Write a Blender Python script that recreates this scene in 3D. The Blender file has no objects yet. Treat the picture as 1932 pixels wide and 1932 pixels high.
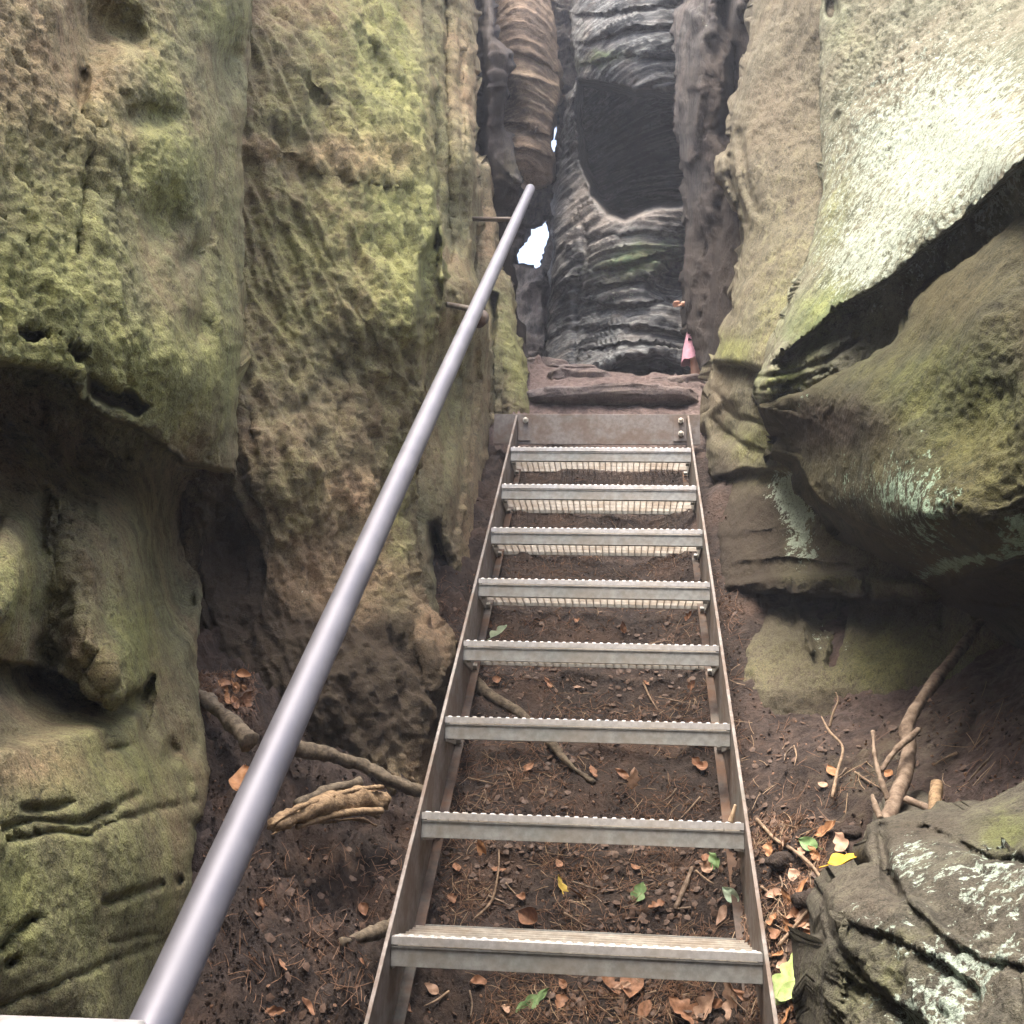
import bpy, bmesh, math, random
import numpy as np
from mathutils import Vector, Matrix
from mathutils.bvhtree import BVHTree

# ------------------------------------------------------------------ camera
SC = bpy.context.scene
COL = SC.collection
CAM = np.array([.0765, -2.2985, .2421])
PITCH, YAW, ROLL = .255, -.0967, .0347
FPX = 2158.0                                   # focal length in units of a 1932 px wide frame
def cam_axes(p, y, r):
    fw = np.array([math.sin(y)*math.cos(p), math.cos(y)*math.cos(p), math.sin(p)])
    rt = np.array([math.cos(y), -math.sin(y), 0.])
    up = np.cross(rt, fw)
    return np.array([rt*math.cos(r)+up*math.sin(r), -rt*math.sin(r)+up*math.cos(r), fw])
AX = cam_axes(PITCH, YAW, ROLL)
cd = bpy.data.cameras.new('camera'); co = bpy.data.objects.new('camera', cd); COL.objects.link(co)
m3 = Matrix([[AX[0][i], AX[1][i], -AX[2][i]] for i in range(3)])
co.matrix_world = Matrix.Translation(Vector(CAM)) @ m3.to_4x4()
cd.sensor_width = 36; cd.lens = 36*FPX/1932; cd.clip_start = .02; cd.clip_end = 2000
SC.camera = co

# ------------------------------------------------------------------ light
SUN_EL, SUN_AZ = math.radians(72), math.radians(215)      # azimuth clockwise from +Y; from behind, a little left
w = bpy.data.worlds.new('World'); SC.world = w; w.use_nodes = True
nt = w.node_tree
sky = nt.nodes.new('ShaderNodeTexSky'); sky.sky_type = 'NISHITA'; sky.sun_disc = False
sky.sun_elevation = SUN_EL; sky.sun_rotation = SUN_AZ; sky.dust_density = 8.0; sky.air_density = 1.0; sky.ozone_density=1.0
bg = nt.nodes['Background']; bg.inputs['Strength'].default_value = .15
nt.links.new(sky.outputs[0], bg.inputs[0])
sl = bpy.data.lights.new('sun', 'SUN'); sl.energy = .95; sl.angle = math.radians(28); sl.color = (1, .95, .86)
so = bpy.data.objects.new('sun', sl); COL.objects.link(so)
sd_ = Vector((math.sin(SUN_AZ)*math.cos(SUN_EL), math.cos(SUN_AZ)*math.cos(SUN_EL), math.sin(SUN_EL)))
so.rotation_euler = sd_.to_track_quat('Z', 'Y').to_euler()
SC.cycles.diffuse_bounces = 8
SC.view_settings.view_transform = 'Standard'; SC.view_settings.look = 'None'
SC.view_settings.exposure = 2.35; SC.view_settings.gamma = 1

# ------------------------------------------------------------------ helpers: pixels to world, noise
def rays(px, py):
    px = np.asarray(px, float); py = np.asarray(py, float)
    v = np.stack([(px-966)/FPX, (966-py)/FPX, np.ones_like(px)], -1)
    return v @ AX
def G(px, py, Y):
    """world point seen at (px,py) whose distance along the gorge is Y metres from the camera"""
    v = rays(px, py)
    return CAM + v*(np.asarray(Y)/v[..., 1])[..., None]
rng = np.random.default_rng(5)
random.seed(5)
_gt = rng.normal(size=(4096, 3)); _gt /= np.linalg.norm(_gt, axis=1)[:, None]
def pnoise(p, seed=0):
    p = np.asarray(p); i = np.floor(p).astype(np.int64); fr = p-i
    u = fr*fr*fr*(fr*(fr*6-15)+10)
    out = 0
    for dx in (0, 1):
        for dy in (0, 1):
            for dz in (0, 1):
                h = (((i[:, 0]+dx)*73856093) ^ ((i[:, 1]+dy)*19349663) ^ ((i[:, 2]+dz)*83492791) ^ (seed*2654435)) & 4095
                g = _gt[h]
                d = g[:, 0]*(fr[:, 0]-dx)+g[:, 1]*(fr[:, 1]-dy)+g[:, 2]*(fr[:, 2]-dz)
                wt = (u[:, 0] if dx else 1-u[:, 0])*(u[:, 1] if dy else 1-u[:, 1])*(u[:, 2] if dz else 1-u[:, 2])
                out = out+d*wt
    return out*1.5
def fbm(p, o=4, seed=0, gain=.5):
    a = 1.; s = 0
    for k in range(o):
        s = s+a*pnoise(p*(2.03**k)+k*7.3, seed+k); a *= gain
    return s
def sstep(a, b, x):
    t = np.clip((x-a)/(b-a), 0, 1); return t*t*(3-2*t)

def seg_info(poly, X, Y):
    """distance to the nearest point of a closed polygon, that point, and inside flag"""
    P = np.array(poly, float); Q = np.roll(P, -1, 0)
    best = np.full(X.shape, 1e18); bx = np.zeros_like(X); by = np.zeros_like(X); ins = np.zeros(X.shape, bool)
    for (x0, y0), (x1, y1) in zip(P, Q):
        dx, dy = x1-x0, y1-y0; L = dx*dx+dy*dy+1e-9
        t = np.clip(((X-x0)*dx+(Y-y0)*dy)/L, 0, 1)
        cx, cy = x0+t*dx, y0+t*dy; d = (X-cx)**2+(Y-cy)**2
        m = d < best; best = np.where(m, d, best); bx = np.where(m, cx, bx); by = np.where(m, cy, by)
        if y0 != y1:
            c = ((y0 > Y) != (y1 > Y)) & (X < (x1-x0)*(Y-y0)/(y1-y0)+x0); ins ^= c
    return np.sqrt(best), bx, by, ins
def line_dist(pl, X, Y):
    P = np.array(pl, float); best = np.full(X.shape, 1e18)
    for (x0, y0), (x1, y1) in zip(P[:-1], P[1:]):
        dx, dy = x1-x0, y1-y0; L = dx*dx+dy*dy+1e-9
        t = np.clip(((X-x0)*dx+(Y-y0)*dy)/L, 0, 1)
        best = np.minimum(best, (X-x0-t*dx)**2+(Y-y0-t*dy)**2)
    return np.sqrt(best)
# relief features (all act on the distance along the gorge, in metres)
def pit(cx, cy, rx, ry, ang, d, p=2.):
    def f(X, Y):
        a = math.radians(ang); c, s = math.cos(a), math.sin(a)
        u = ((X-cx)*c+(Y-cy)*s)/rx; v = (-(X-cx)*s+(Y-cy)*c)/ry
        return d*np.exp(-(u*u+v*v)**p)
    return f
def over(pl, D, h, soft=7, fade=25, p=1.6, side=0):
    """overhang: surface steps back by D just below the line and comes forward again over h"""
    P = np.array(pl, float)
    def f(X, Y):
        yl = np.interp(X, P[:, 0], P[:, 1]); d = Y-yl
        e = sstep(P[0, 0]-fade, P[0, 0]+fade, X)*(1-sstep(P[-1, 0]-fade, P[-1, 0]+fade, X))
        return D*e*sstep(-1, soft, d)*np.exp(-(np.maximum(d, 0)/h)**p)
    return f
def groove(pl, wd, D, p=1.):
    return lambda X, Y: D*np.exp(-(line_dist(pl, X, Y)/wd)**(2*p))
def polypit(poly, D, soft):
    def f(X, Y):
        d, _, _, i = seg_info(poly, X, Y)
        return D*sstep(-soft*.15, soft, np.where(i, d, -d))
    return f

def mesh_obj(name, V, F, mat=None, parent=None, smooth=True, loc=None, mats=None):
    V = np.asarray(V, float)
    if loc is not None: V = V-np.asarray(loc, float)
    me = bpy.data.meshes.new(name)
    if isinstance(F, np.ndarray):
        n, k = F.shape
        me.vertices.add(len(V)); me.vertices.foreach_set('co', V.astype(np.float32).ravel())
        me.loops.add(n*k); me.loops.foreach_set('vertex_index', F.astype(np.int32).ravel())
        me.polygons.add(n); me.polygons.foreach_set('loop_start', np.arange(0, n*k, k, dtype=np.int32))
        me.update(calc_edges=True)
    else:
        me.from_pydata([tuple(v) for v in V], [], F)
    me.polygons.foreach_set('use_smooth', np.full(len(me.polygons), smooth))
    me.validate(); me.update()
    if mat: me.materials.append(mat)
    o = bpy.data.objects.new(name, me); COL.objects.link(o)
    if loc is not None: o.location = Vector(loc)
    if parent is not None: o.parent = parent
    return o
def tag(o, label=None, cat=None, group=None, kind=None):
    if label: o['label'] = label
    if cat: o['category'] = cat
    if group: o['group'] = group
    if kind: o['kind'] = kind
    return o
def empty(name, loc):
    o = bpy.data.objects.new(name, None); o.location = Vector(loc); o.empty_display_size = .1; COL.objects.link(o); return o

# ------------------------------------------------------------------ materials
class NB:
    def __init__(s, name):
        s.m = bpy.data.materials.new(name); s.m.use_nodes = True; s.t = s.m.node_tree; s.b = s.t.nodes['Principled BSDF']
        s.tc = s.t.nodes.new('ShaderNodeTexCoord').outputs['Object']
    def n(s, ty, **k):
        x = s.t.nodes.new(ty)
        for a, b in k.items(): setattr(x, a, b)
        return x
    def l(s, a, b): s.t.links.new(a, b)
    def noise(s, scale, detail=5, rough=.6, stretch=None, dist=0., off=0):
        v = s.tc
        mp = s.n('ShaderNodeMapping'); s.l(v, mp.inputs[0]); mp.inputs['Location'].default_value = (off, off*.7, -off)
        if stretch: mp.inputs['Scale'].default_value = stretch
        x = s.n('ShaderNodeTexNoise'); x.inputs['Scale'].default_value = scale; x.inputs['Detail'].default_value = detail
        x.inputs['Roughness'].default_value = rough; x.inputs['Distortion'].default_value = dist; s.l(mp.outputs[0], x.inputs['Vector'])
        return x.outputs['Fac']
    def ramp(s, v, a, b, c0=0., c1=1.):
        x = s.n('ShaderNodeMapRange'); x.interpolation_type = 'SMOOTHSTEP'
        s.l(v, x.inputs[0]); x.inputs[1].default_value = a; x.inputs[2].default_value = b; x.inputs[3].default_value = c0; x.inputs[4].default_value = c1
        return x.outputs[0]
    def math(s, op, a, b=None):
        x = s.n('ShaderNodeMath', operation=op)
        for i, v in enumerate((a, b)):
            if v is None: continue
            if isinstance(v, (int, float)): x.inputs[i].default_value = v
            else: s.l(v, x.inputs[i])
        return x.outputs[0]
    def mix(s, f, a, b, bt='MIX'):
        x = s.n('ShaderNodeMix', data_type='RGBA', blend_type=bt)
        for i, v in ((0, f), (6, a), (7, b)):
            if isinstance(v, (int, float)): x.inputs[i].default_value = v
            elif isinstance(v, tuple): x.inputs[i].default_value = (*v, 1)
            else: s.l(v, x.inputs[i])
        return x.outputs[2]
    def bump(s, hs, base=None):
        nrm = None
        for h, st, di in hs:
            x = s.n('ShaderNodeBump'); x.inputs['Strength'].default_value = st; x.inputs['Distance'].default_value = di; s.l(h, x.inputs['Height'])
            if nrm is not None: s.l(nrm, x.inputs['Normal'])
            nrm = x.outputs[0]
        s.l(nrm, s.b.inputs['Normal'])
    def out(s, col, rough=.9, metal=0., spec=.25):
        if isinstance(col, tuple): s.b.inputs['Base Color'].default_value = (*col, 1)
        else: s.l(col, s.b.inputs['Base Color'])
        if isinstance(rough, float): s.b.inputs['Roughness'].default_value = rough
        else: s.l(rough, s.b.inputs['Roughness'])
        s.b.inputs['Metallic'].default_value = metal; s.b.inputs['Specular IOR Level'].default_value = spec
        return s.m

def rock_mat(name, tan=(.25, .235, .145), dark=(.118, .108, .064), moss=(.26, .27, .10), moss2=(.16, .17, .072), lich=(.40, .47, .37),
             rust=(.36, .24, .15), soil=(.035, .026, .02), strata=0., stretch=(1, 1, 1), bumpk=1.):
    s = NB(name)
    at = s.n('ShaderNodeAttribute', attribute_name='tint'); sp = s.n('ShaderNodeSeparateColor'); s.l(at.outputs['Color'], sp.inputs[0])
    mR, lG, rB = sp.outputs[0], sp.outputs[1], sp.outputs[2]; sA = at.outputs['Alpha']
    big = s.noise(3.2, 5, .6); mid = s.noise(14, 6, .65, stretch, .3); fine = s.noise(70, 5, .7, stretch); grain = s.noise(330, 3, .7)
    c = s.mix(s.ramp(mid, .33, .68), dark, tan)
    c = s.mix(s.ramp(big, .35, .7, 0, .45), c, rust)
    if strata:
        st = s.noise(1., 5, .6, (2.5, 2.5, 34), .4)
        c = s.mix(s.ramp(st, .4, .62, strata, 0.), c, dark)
    mm = s.math('ADD', mR, s.math('MULTIPLY', s.math('SUBTRACT', mid, .5), 1.3)); mm = s.math('ADD', mm, s.math('MULTIPLY', s.math('SUBTRACT', fine, .5), .9))
    mcol = s.mix(s.ramp(s.noise(9, 5, .6, off=3), .35, .65), moss2, moss)
    c = s.mix(s.ramp(mm, .0, 1.15, 0, .85), c, mcol)
    c = s.mix(s.math('MULTIPLY', rB, s.ramp(fine, .3, .6, .35, 1.)), c, rust)
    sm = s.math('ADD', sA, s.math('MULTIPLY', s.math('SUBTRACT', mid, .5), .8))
    c = s.mix(s.ramp(sm, .15, .9, 0, .9), c, soil)  # soil and damp colour, also the painted shade of crevices and recesses
    lm = s.math('ADD', lG, s.math('MULTIPLY', s.math('SUBTRACT', s.noise(42, 5, .65, off=5), .5), 2.2))
    lm = s.math('ADD', lm, s.math('MULTIPLY', s.math('SUBTRACT', s.noise(130, 4, .7, off=8), .5), 1.6))
    c = s.mix(s.math('MULTIPLY', s.ramp(lm, .62, .8), s.ramp(lG, .02, .15)), c, lich)
    c = s.mix(s.ramp(fine, .32, .5, .62, 0.), c, tuple(x*.5 for x in dark))
    c = s.mix(s.ramp(s.noise(28, 6, .75, stretch, off=11), .34, .44, .3, 0.), c, tuple(x*.6 for x in dark))
    c = s.mix(.9, c, s.mix(s.ramp(grain, .3, .7), (.5, .5, .5), (1.12, 1.12, 1.12)), 'MULTIPLY')
    c = s.mix(1., c, (1.3, 1.3, 1.3), 'MULTIPLY')
    s.bump([(mid, .6*bumpk, .02), (fine, .9*bumpk, .009), (grain, .8*bumpk, .003)])
    return s.out(c, .92, 0, .15)
M_LEFT = rock_mat('sandstone_mossy')
M_SLAB = rock_mat('sandstone_brown', tan=(.235, .20, .125), dark=(.105, .088, .055))
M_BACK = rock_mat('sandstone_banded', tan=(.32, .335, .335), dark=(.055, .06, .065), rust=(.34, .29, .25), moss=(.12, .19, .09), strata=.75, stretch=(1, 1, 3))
M_PINK = rock_mat('sandstone_ochre', tan=(.36, .285, .205), dark=(.15, .11, .08), rust=(.36, .27, .20), strata=.75, stretch=(1, 1, 3))
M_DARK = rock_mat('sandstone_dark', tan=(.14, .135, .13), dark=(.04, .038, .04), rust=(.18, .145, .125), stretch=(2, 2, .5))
M_RIGHT = rock_mat('sandstone_grey', tan=(.185, .168, .12), dark=(.10, .092, .065), rust=(.18, .145, .10), stretch=(1.6, 1.6, .8))
M_FACE = rock_mat('sandstone_pale', tan=(.22, .225, .165), dark=(.075, .08, .05), rust=(.21, .18, .13), lich=(.31, .35, .285), moss=(.22, .25, .09), moss2=(.10, .13, .05))
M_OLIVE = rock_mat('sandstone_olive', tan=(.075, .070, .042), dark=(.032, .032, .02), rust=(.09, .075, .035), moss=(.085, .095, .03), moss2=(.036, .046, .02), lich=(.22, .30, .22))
M_BOUL = rock_mat('boulder_lichened', tan=(.125, .118, .09), dark=(.055, .052, .042), rust=(.12, .10, .078), moss=(.09, .10, .04), lich=(.32, .38, .32), strata=.3)

def ground_mat():
    s = NB('forest_soil')
    at = s.n('ShaderNodeAttribute', attribute_name='tint'); sp = s.n('ShaderNodeSeparateColor'); s.l(at.outputs['Color'], sp.inputs[0])
    a, b, c_ = s.noise(5, 5), s.noise(28, 6, .7), s.noise(120, 4, .7)
    c = s.mix(s.ramp(b, .3, .7), (.018, .013, .011), (.060, .043, .034))
    c = s.mix(s.ramp(a, .45, .7, 0, .35), c, (.12, .07, .045))
    g = s.math('ADD', sp.outputs[0], s.math('MULTIPLY', s.math('SUBTRACT', b, .5), 1.2)); c = s.mix(s.ramp(g, .35, .8, 0, .6), c, (.085, .085, .04))
    c = s.mix(s.math('MULTIPLY', sp.outputs[1], .8), c, s.mix(s.ramp(b, .3, .7), (.10, .072, .066), (.24, .18, .165)))
    c = s.mix(s.ramp(c_, .64, .76, 0, .6), c, (.17, .11, .08))
    c = s.mix(s.ramp(c_, .28, .42, .7, 0), c, (.015, .011, .009))
    s.bump([(b, .8, .02), (c_, .8, .008)])
    return s.out(c, .85, 0, .25)
M_SOIL = ground_mat()
def steel_mat(name, light, dark, stain, metal=.35, rough=.5, sa=.5):
    s = NB(name)
    a, b, c_ = s.noise(9, 6, .65), s.noise(60, 5, .6), s.noise(4, 4, .5, (1, 1, 6))
    c = s.mix(s.ramp(b, .3, .7), dark, light)
    c = s.mix(s.ramp(a, .42, .62, 0, sa), c, stain)
    c = s.mix(s.ramp(c_, .55, .7, 0, .3), c, (.16, .19, .18))
    s.bump([(b, .15, .002)])
    return s.out(c, s.ramp(a, .3, .7, rough-.1, rough+.15), metal, .5)
M_GALV = steel_mat('galvanised_steel', (.37, .375, .36), (.235, .24, .225), (.22, .185, .14), .25, .5)
M_STR = steel_mat('weathered_steel', (.20, .18, .165), (.13, .112, .10), (.12, .08, .055), .3, .6, .7)
M_NOSE = steel_mat('worn_and_lit_steel', (.62, .61, .60), (.44, .43, .42), (.42, .36, .28), .35, .4, .35)
M_GRATE = steel_mat('grating_steel', (.70, .66, .58), (.50, .46, .40), (.36, .28, .2), .1, .55, .6)
M_RUSTY = steel_mat('rusty_steel', (.10, .075, .06), (.05, .04, .035), (.13, .07, .04), .2, .8, .7)
s = NB('brushed_grey_tube'); a = s.noise(420, 3, .7); bq = s.noise(12, 4, .6)
M_TUBE = s.out(s.mix(s.ramp(bq, .35, .65), (.145, .145, .168), (.175, .175, .20)), s.ramp(bq, .3, .7, .50, .60), .45, .5)
M_BOLT = steel_mat('bolt_zinc', (.7, .68, .62), (.5, .48, .42), (.4, .3, .2), .4, .4, .3)
def wood_mat(name, a_, b_, st=(12, 12, 1.5)):
    s = NB(name); n1 = s.noise(10, 6, .65, st); n2 = s.noise(60, 4, .6)
    c = s.mix(s.ramp(n1, .3, .7), a_, b_); s.bump([(n1, .6, .006), (n2, .5, .003)]); return s.out(c, .85, 0, .2)
M_ROOT = wood_mat('root_bark', (.07, .055, .04), (.19, .155, .11), (6, 6, 6))
M_BRANCH = wood_mat('branch_bark', (.10, .07, .05), (.26, .20, .15), (5, 5, 5))
M_SPLIT = wood_mat('split_wood', (.15, .10, .06), (.38, .27, .16), (3, 14, 14))
M_TWIG = wood_mat('twig_wood', (.16, .11, .075), (.34, .25, .17), (6, 6, 6))
def leaf_mat(name, a_, b_, tr=.25):
    s = NB(name); n1 = s.noise(90, 5, .6); c = s.mix(s.ramp(n1, .3, .7), a_, b_)
    s.bump([(n1, .4, .002)]); m = s.out(c, .6, 0, .3)
    return m
M_LF = {'dull': leaf_mat('leaf_dull', (.060, .038, .028), (.150, .098, .070)), 'brown': leaf_mat('leaf_brown', (.17, .085, .045), (.32, .17, .10)), 'pale': leaf_mat('leaf_pale_brown', (.30, .19, .13), (.46, .31, .22)),
        'orange': leaf_mat('leaf_orange', (.26, .125, .06), (.40, .21, .10)), 'yellow': leaf_mat('leaf_yellow', (.66, .33, .02), (.72, .50, .04)),
        'green': leaf_mat('leaf_green', (.11, .20, .075), (.20, .30, .13)), 'lime': leaf_mat('leaf_lime', (.26, .36, .11), (.42, .50, .20)),
        'mint': leaf_mat('leaf_mint', (.38, .52, .36), (.55, .66, .50)), 'ochre': leaf_mat('leaf_ochre', (.45, .33, .06), (.60, .46, .12))}
M_NEED = leaf_mat('needle_brown', (.12, .065, .04), (.24, .14, .085)); M_NEEDP = leaf_mat('needle_pale', (.25, .175, .11), (.42, .31, .20))

# ------------------------------------------------------------------ rock builder
def rbf(ctrl, X, Y, c=.06):
    A = np.array(ctrl, float); x = A[:, :2]/1000.; z = A[:, 2]; n = len(x)
    D = np.sqrt(((x[:, None]-x[None])**2).sum(-1)+c*c)
    K = np.zeros((n+3, n+3)); K[:n, :n] = D; K[:n, n] = 1; K[:n, n+1:] = x; K[n, :n] = 1; K[n+1:, :n] = x.T
    w = np.linalg.solve(K+1e-9*np.eye(n+3), np.r_[z, 0, 0, 0])
    out = w[n]+w[n+1]*X/1000.+w[n+2]*Y/1000.
    for i in range(n): out = out+w[i]*np.sqrt((X/1000.-x[i, 0])**2+(Y/1000.-x[i, 1])**2+c*c)
    return out
ROCKS = []
def rock(name, label, poly, ctrl, feats=(), holes=(), step=4., rnd=.12, thick=1.2, mat=None, tint=(), noise=None, wob=5., seed=0, cat='rock', wobE=2.2, group=None):
    nz = dict(a0=.05, f0=1.3, a1=.022, f1=5., a2=.010, f2=17., a3=.004, f3=62., pit=.0, pf=9., ps=(1, 1, 1), strata=0., sf=14., swarp=.6, ridge=0., rf=8., rdir=(1, 0, 0)); nz.update(noise or {})
    P = np.array(poly, float)
    x0, y0 = P.min(0)-step*2; x1, y1 = P.max(0)+step*2
    gx, gy = np.meshgrid(np.arange(x0, x1, step), np.arange(y0, y1, step)); sh = gx.shape
    X, Y = gx.ravel(), gy.ravel()
    # slightly ragged outline
    pe = np.stack([X/38., Y/38., np.full_like(X, seed*3.1)], 1)
    ex, ey = fbm(pe, 3, seed)*wobE*2, fbm(pe+31, 3, seed)*wobE*2
    Xw, Yw = X+ex, Y+ey
    d, bx, by, ins = seg_info(poly, Xw, Yw); sd = np.where(ins, d, -d)
    for h in holes:
        dh, hx, hy, hi = seg_info(h, Xw, Yw); sh_ = np.where(hi, -dh, dh)
        m = sh_ < sd; sd = np.where(m, sh_, sd); bx = np.where(m, hx, bx); by = np.where(m, hy, by)
    keep = sd > -step*.75
    snap = keep & (sd < step*.5)
    X = np.where(snap, bx-ex, X); Y = np.where(snap, by-ey, Y); sd = np.where(snap, 0, sd)
    kk = keep.reshape(sh)
    q = kk[:-1, :-1] & kk[1:, :-1] & kk[:-1, 1:] & kk[1:, 1:]
    idx = np.arange(sh[0]*sh[1]).reshape(sh)
    F = np.stack([idx[:-1, :-1][q], idx[1:, :-1][q], idx[1:, 1:][q], idx[:-1, 1:][q]], 1)
    used = np.zeros(len(X), bool); used[F.ravel()] = True; re = np.cumsum(used)-1; F = re[F]
    X, Y, sd = X[used], Y[used], np.maximum(sd[used], 0)
    # base, features (domain-warped so that their edges wander)
    D0 = rbf(ctrl, X, Y)
    pw = np.stack([X/45., Y/45., np.full_like(X, seed)], 1)
    Xf = X+wob*fbm(pw, 4, seed+3); Yf = Y+wob*fbm(pw+17, 4, seed+4)
    D = D0.copy()
    for ft in feats: D = D+ft(Xf, Yf)
    sm = sd*D0/FPX; r = rnd; t = np.clip(sm/r, 0, 1)
    D = D+r*(1-np.sqrt(1-(1-t)**2))
    V = G(X, Y, D)
    # noise along the surface normal
    n = np.zeros_like(V); a, b, c, e = V[F[:, 0]], V[F[:, 1]], V[F[:, 2]], V[F[:, 3]]
    fn = np.cross(c-a, e-b)
    for k in range(4): np.add.at(n, F[:, k], fn)
    n /= np.linalg.norm(n, axis=1)[:, None]+1e-12
    if (n*(CAM-V)).sum(1).mean() < 0: n = -n; F = F[:, ::-1]
    disp = nz['a0']*fbm(V*nz['f0'], 2, seed+10)+nz['a1']*fbm(V*nz['f1'], 3, seed+11)+nz['a2']*fbm(V*nz['f2'], 3, seed+12)+nz['a3']*fbm(V*nz['f3'], 3, seed+13)
    if nz['strata']:
        zz = V[:, 2]*nz['sf']+nz['swarp']*fbm(V*np.array([1.2, 1.2, 2.]), 3, seed+14)*3
        s1 = fbm(np.stack([V[:, 0]*1.3, V[:, 1]*1.3, zz], 1), 4, seed+15, .6)
        disp = disp+nz['strata']*(s1+.6*np.abs(s1))
    if nz['ridge']:
        u = np.array(nz['rdir'], float); u /= np.linalg.norm(u)
        q_ = V-np.outer(V@u, u)*.82
        disp = disp+nz['ridge']*(1-2*np.abs(fbm(q_*nz['rf'], 3, seed+16)))
    if nz['pit']:
        pv = V*nz['pf']*np.array(nz['ps']); a_ = pnoise(pv+.3*np.stack([fbm(pv*.7, 2, seed+30)]*3, 1), seed+17); b_ = pnoise(pv*2.7, seed+18)
        dens = sstep(-.35, .35, fbm(V*1.7, 2, seed+19))
        disp = disp-nz['pit']*dens*(sstep(.12, .5, a_)+.45*sstep(.15, .5, b_))
    if 'mask' in nz: disp = disp*nz['mask'](X, Y)
    vd = V-CAM; vd /= np.linalg.norm(vd, axis=1)[:, None]; face = np.abs((n*vd).sum(1))
    V = V+n*(disp*(.2+.8*sstep(0, .03, sm))*(.12+.88*sstep(.12, .5, face)))[:, None]
    # rim going back into the hill
    E = np.concatenate([F[:, [0, 1]], F[:, [1, 2]], F[:, [2, 3]], F[:, [3, 0]]])
    key = np.sort(E, 1); _, inv, cnt = np.unique(key, axis=0, return_inverse=True, return_counts=True); inv = inv.ravel()
    B = E[cnt[inv] == 1]; bv = np.unique(B); N0 = len(V); mp = {v: i for i, v in enumerate(bv)}
    vs = [V]; fs = [F]; prev = bv
    dirs = (V[bv]-CAM); dirs /= np.linalg.norm(dirs, axis=1)[:, None]
    for ri, off in enumerate((.06, .2, .5, 1.)):
        nv = V[bv]+dirs*(off*thick)+.02*(1+ri)*np.stack([fbm(V[bv]*6+k*9+ri, 2, seed+20) for k in range(3)], 1)*(ri > 0)
        ids = N0+ri*len(bv)+np.arange(len(bv)); vs.append(nv)
        li = np.array([mp[v] for v in B[:, 0]]); lj = np.array([mp[v] for v in B[:, 1]])
        fs.append(np.stack([prev[lj], prev[li], ids[li], ids[lj]], 1)); prev = ids
    Va = np.concatenate(vs); Fa = np.concatenate(fs)
    # tint patches: moss, lichen, rust; soil channel also paints shade in recesses
    T = np.zeros((len(X), 4))
    wx = X+14*fbm(pw*1.3+5, 4, seed+21); wy = Y+14*fbm(pw*1.3+9, 4, seed+22)
    for ch, cx, cy, rx, ry, ang, am in tint:
        aa = math.radians(ang); cc, ss = math.cos(aa), math.sin(aa)
        u = ((wx-cx)*cc+(wy-cy)*ss)/rx; v = (-(wx-cx)*ss+(wy-cy)*cc)/ry
        T[:, 'mlrs'.index(ch)] += am*np.exp(-(u*u+v*v))
    T = np.clip(T, 0, 1.2); T = np.concatenate([T]+[T[bv]]*4)
    loc = np.array([(V[:, 0].min()+V[:, 0].max())/2, np.median(V[:, 1]), V[:, 2].min()])
    o = mesh_obj(name, Va, Fa, mat, loc=loc)
    at = o.data.color_attributes.new('tint', 'FLOAT_COLOR', 'POINT'); at.data.foreach_set('color', T.astype(np.float32).ravel())
    tag(o, label, cat, group); ROCKS.append((Va, Fa))
    return o

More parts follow.
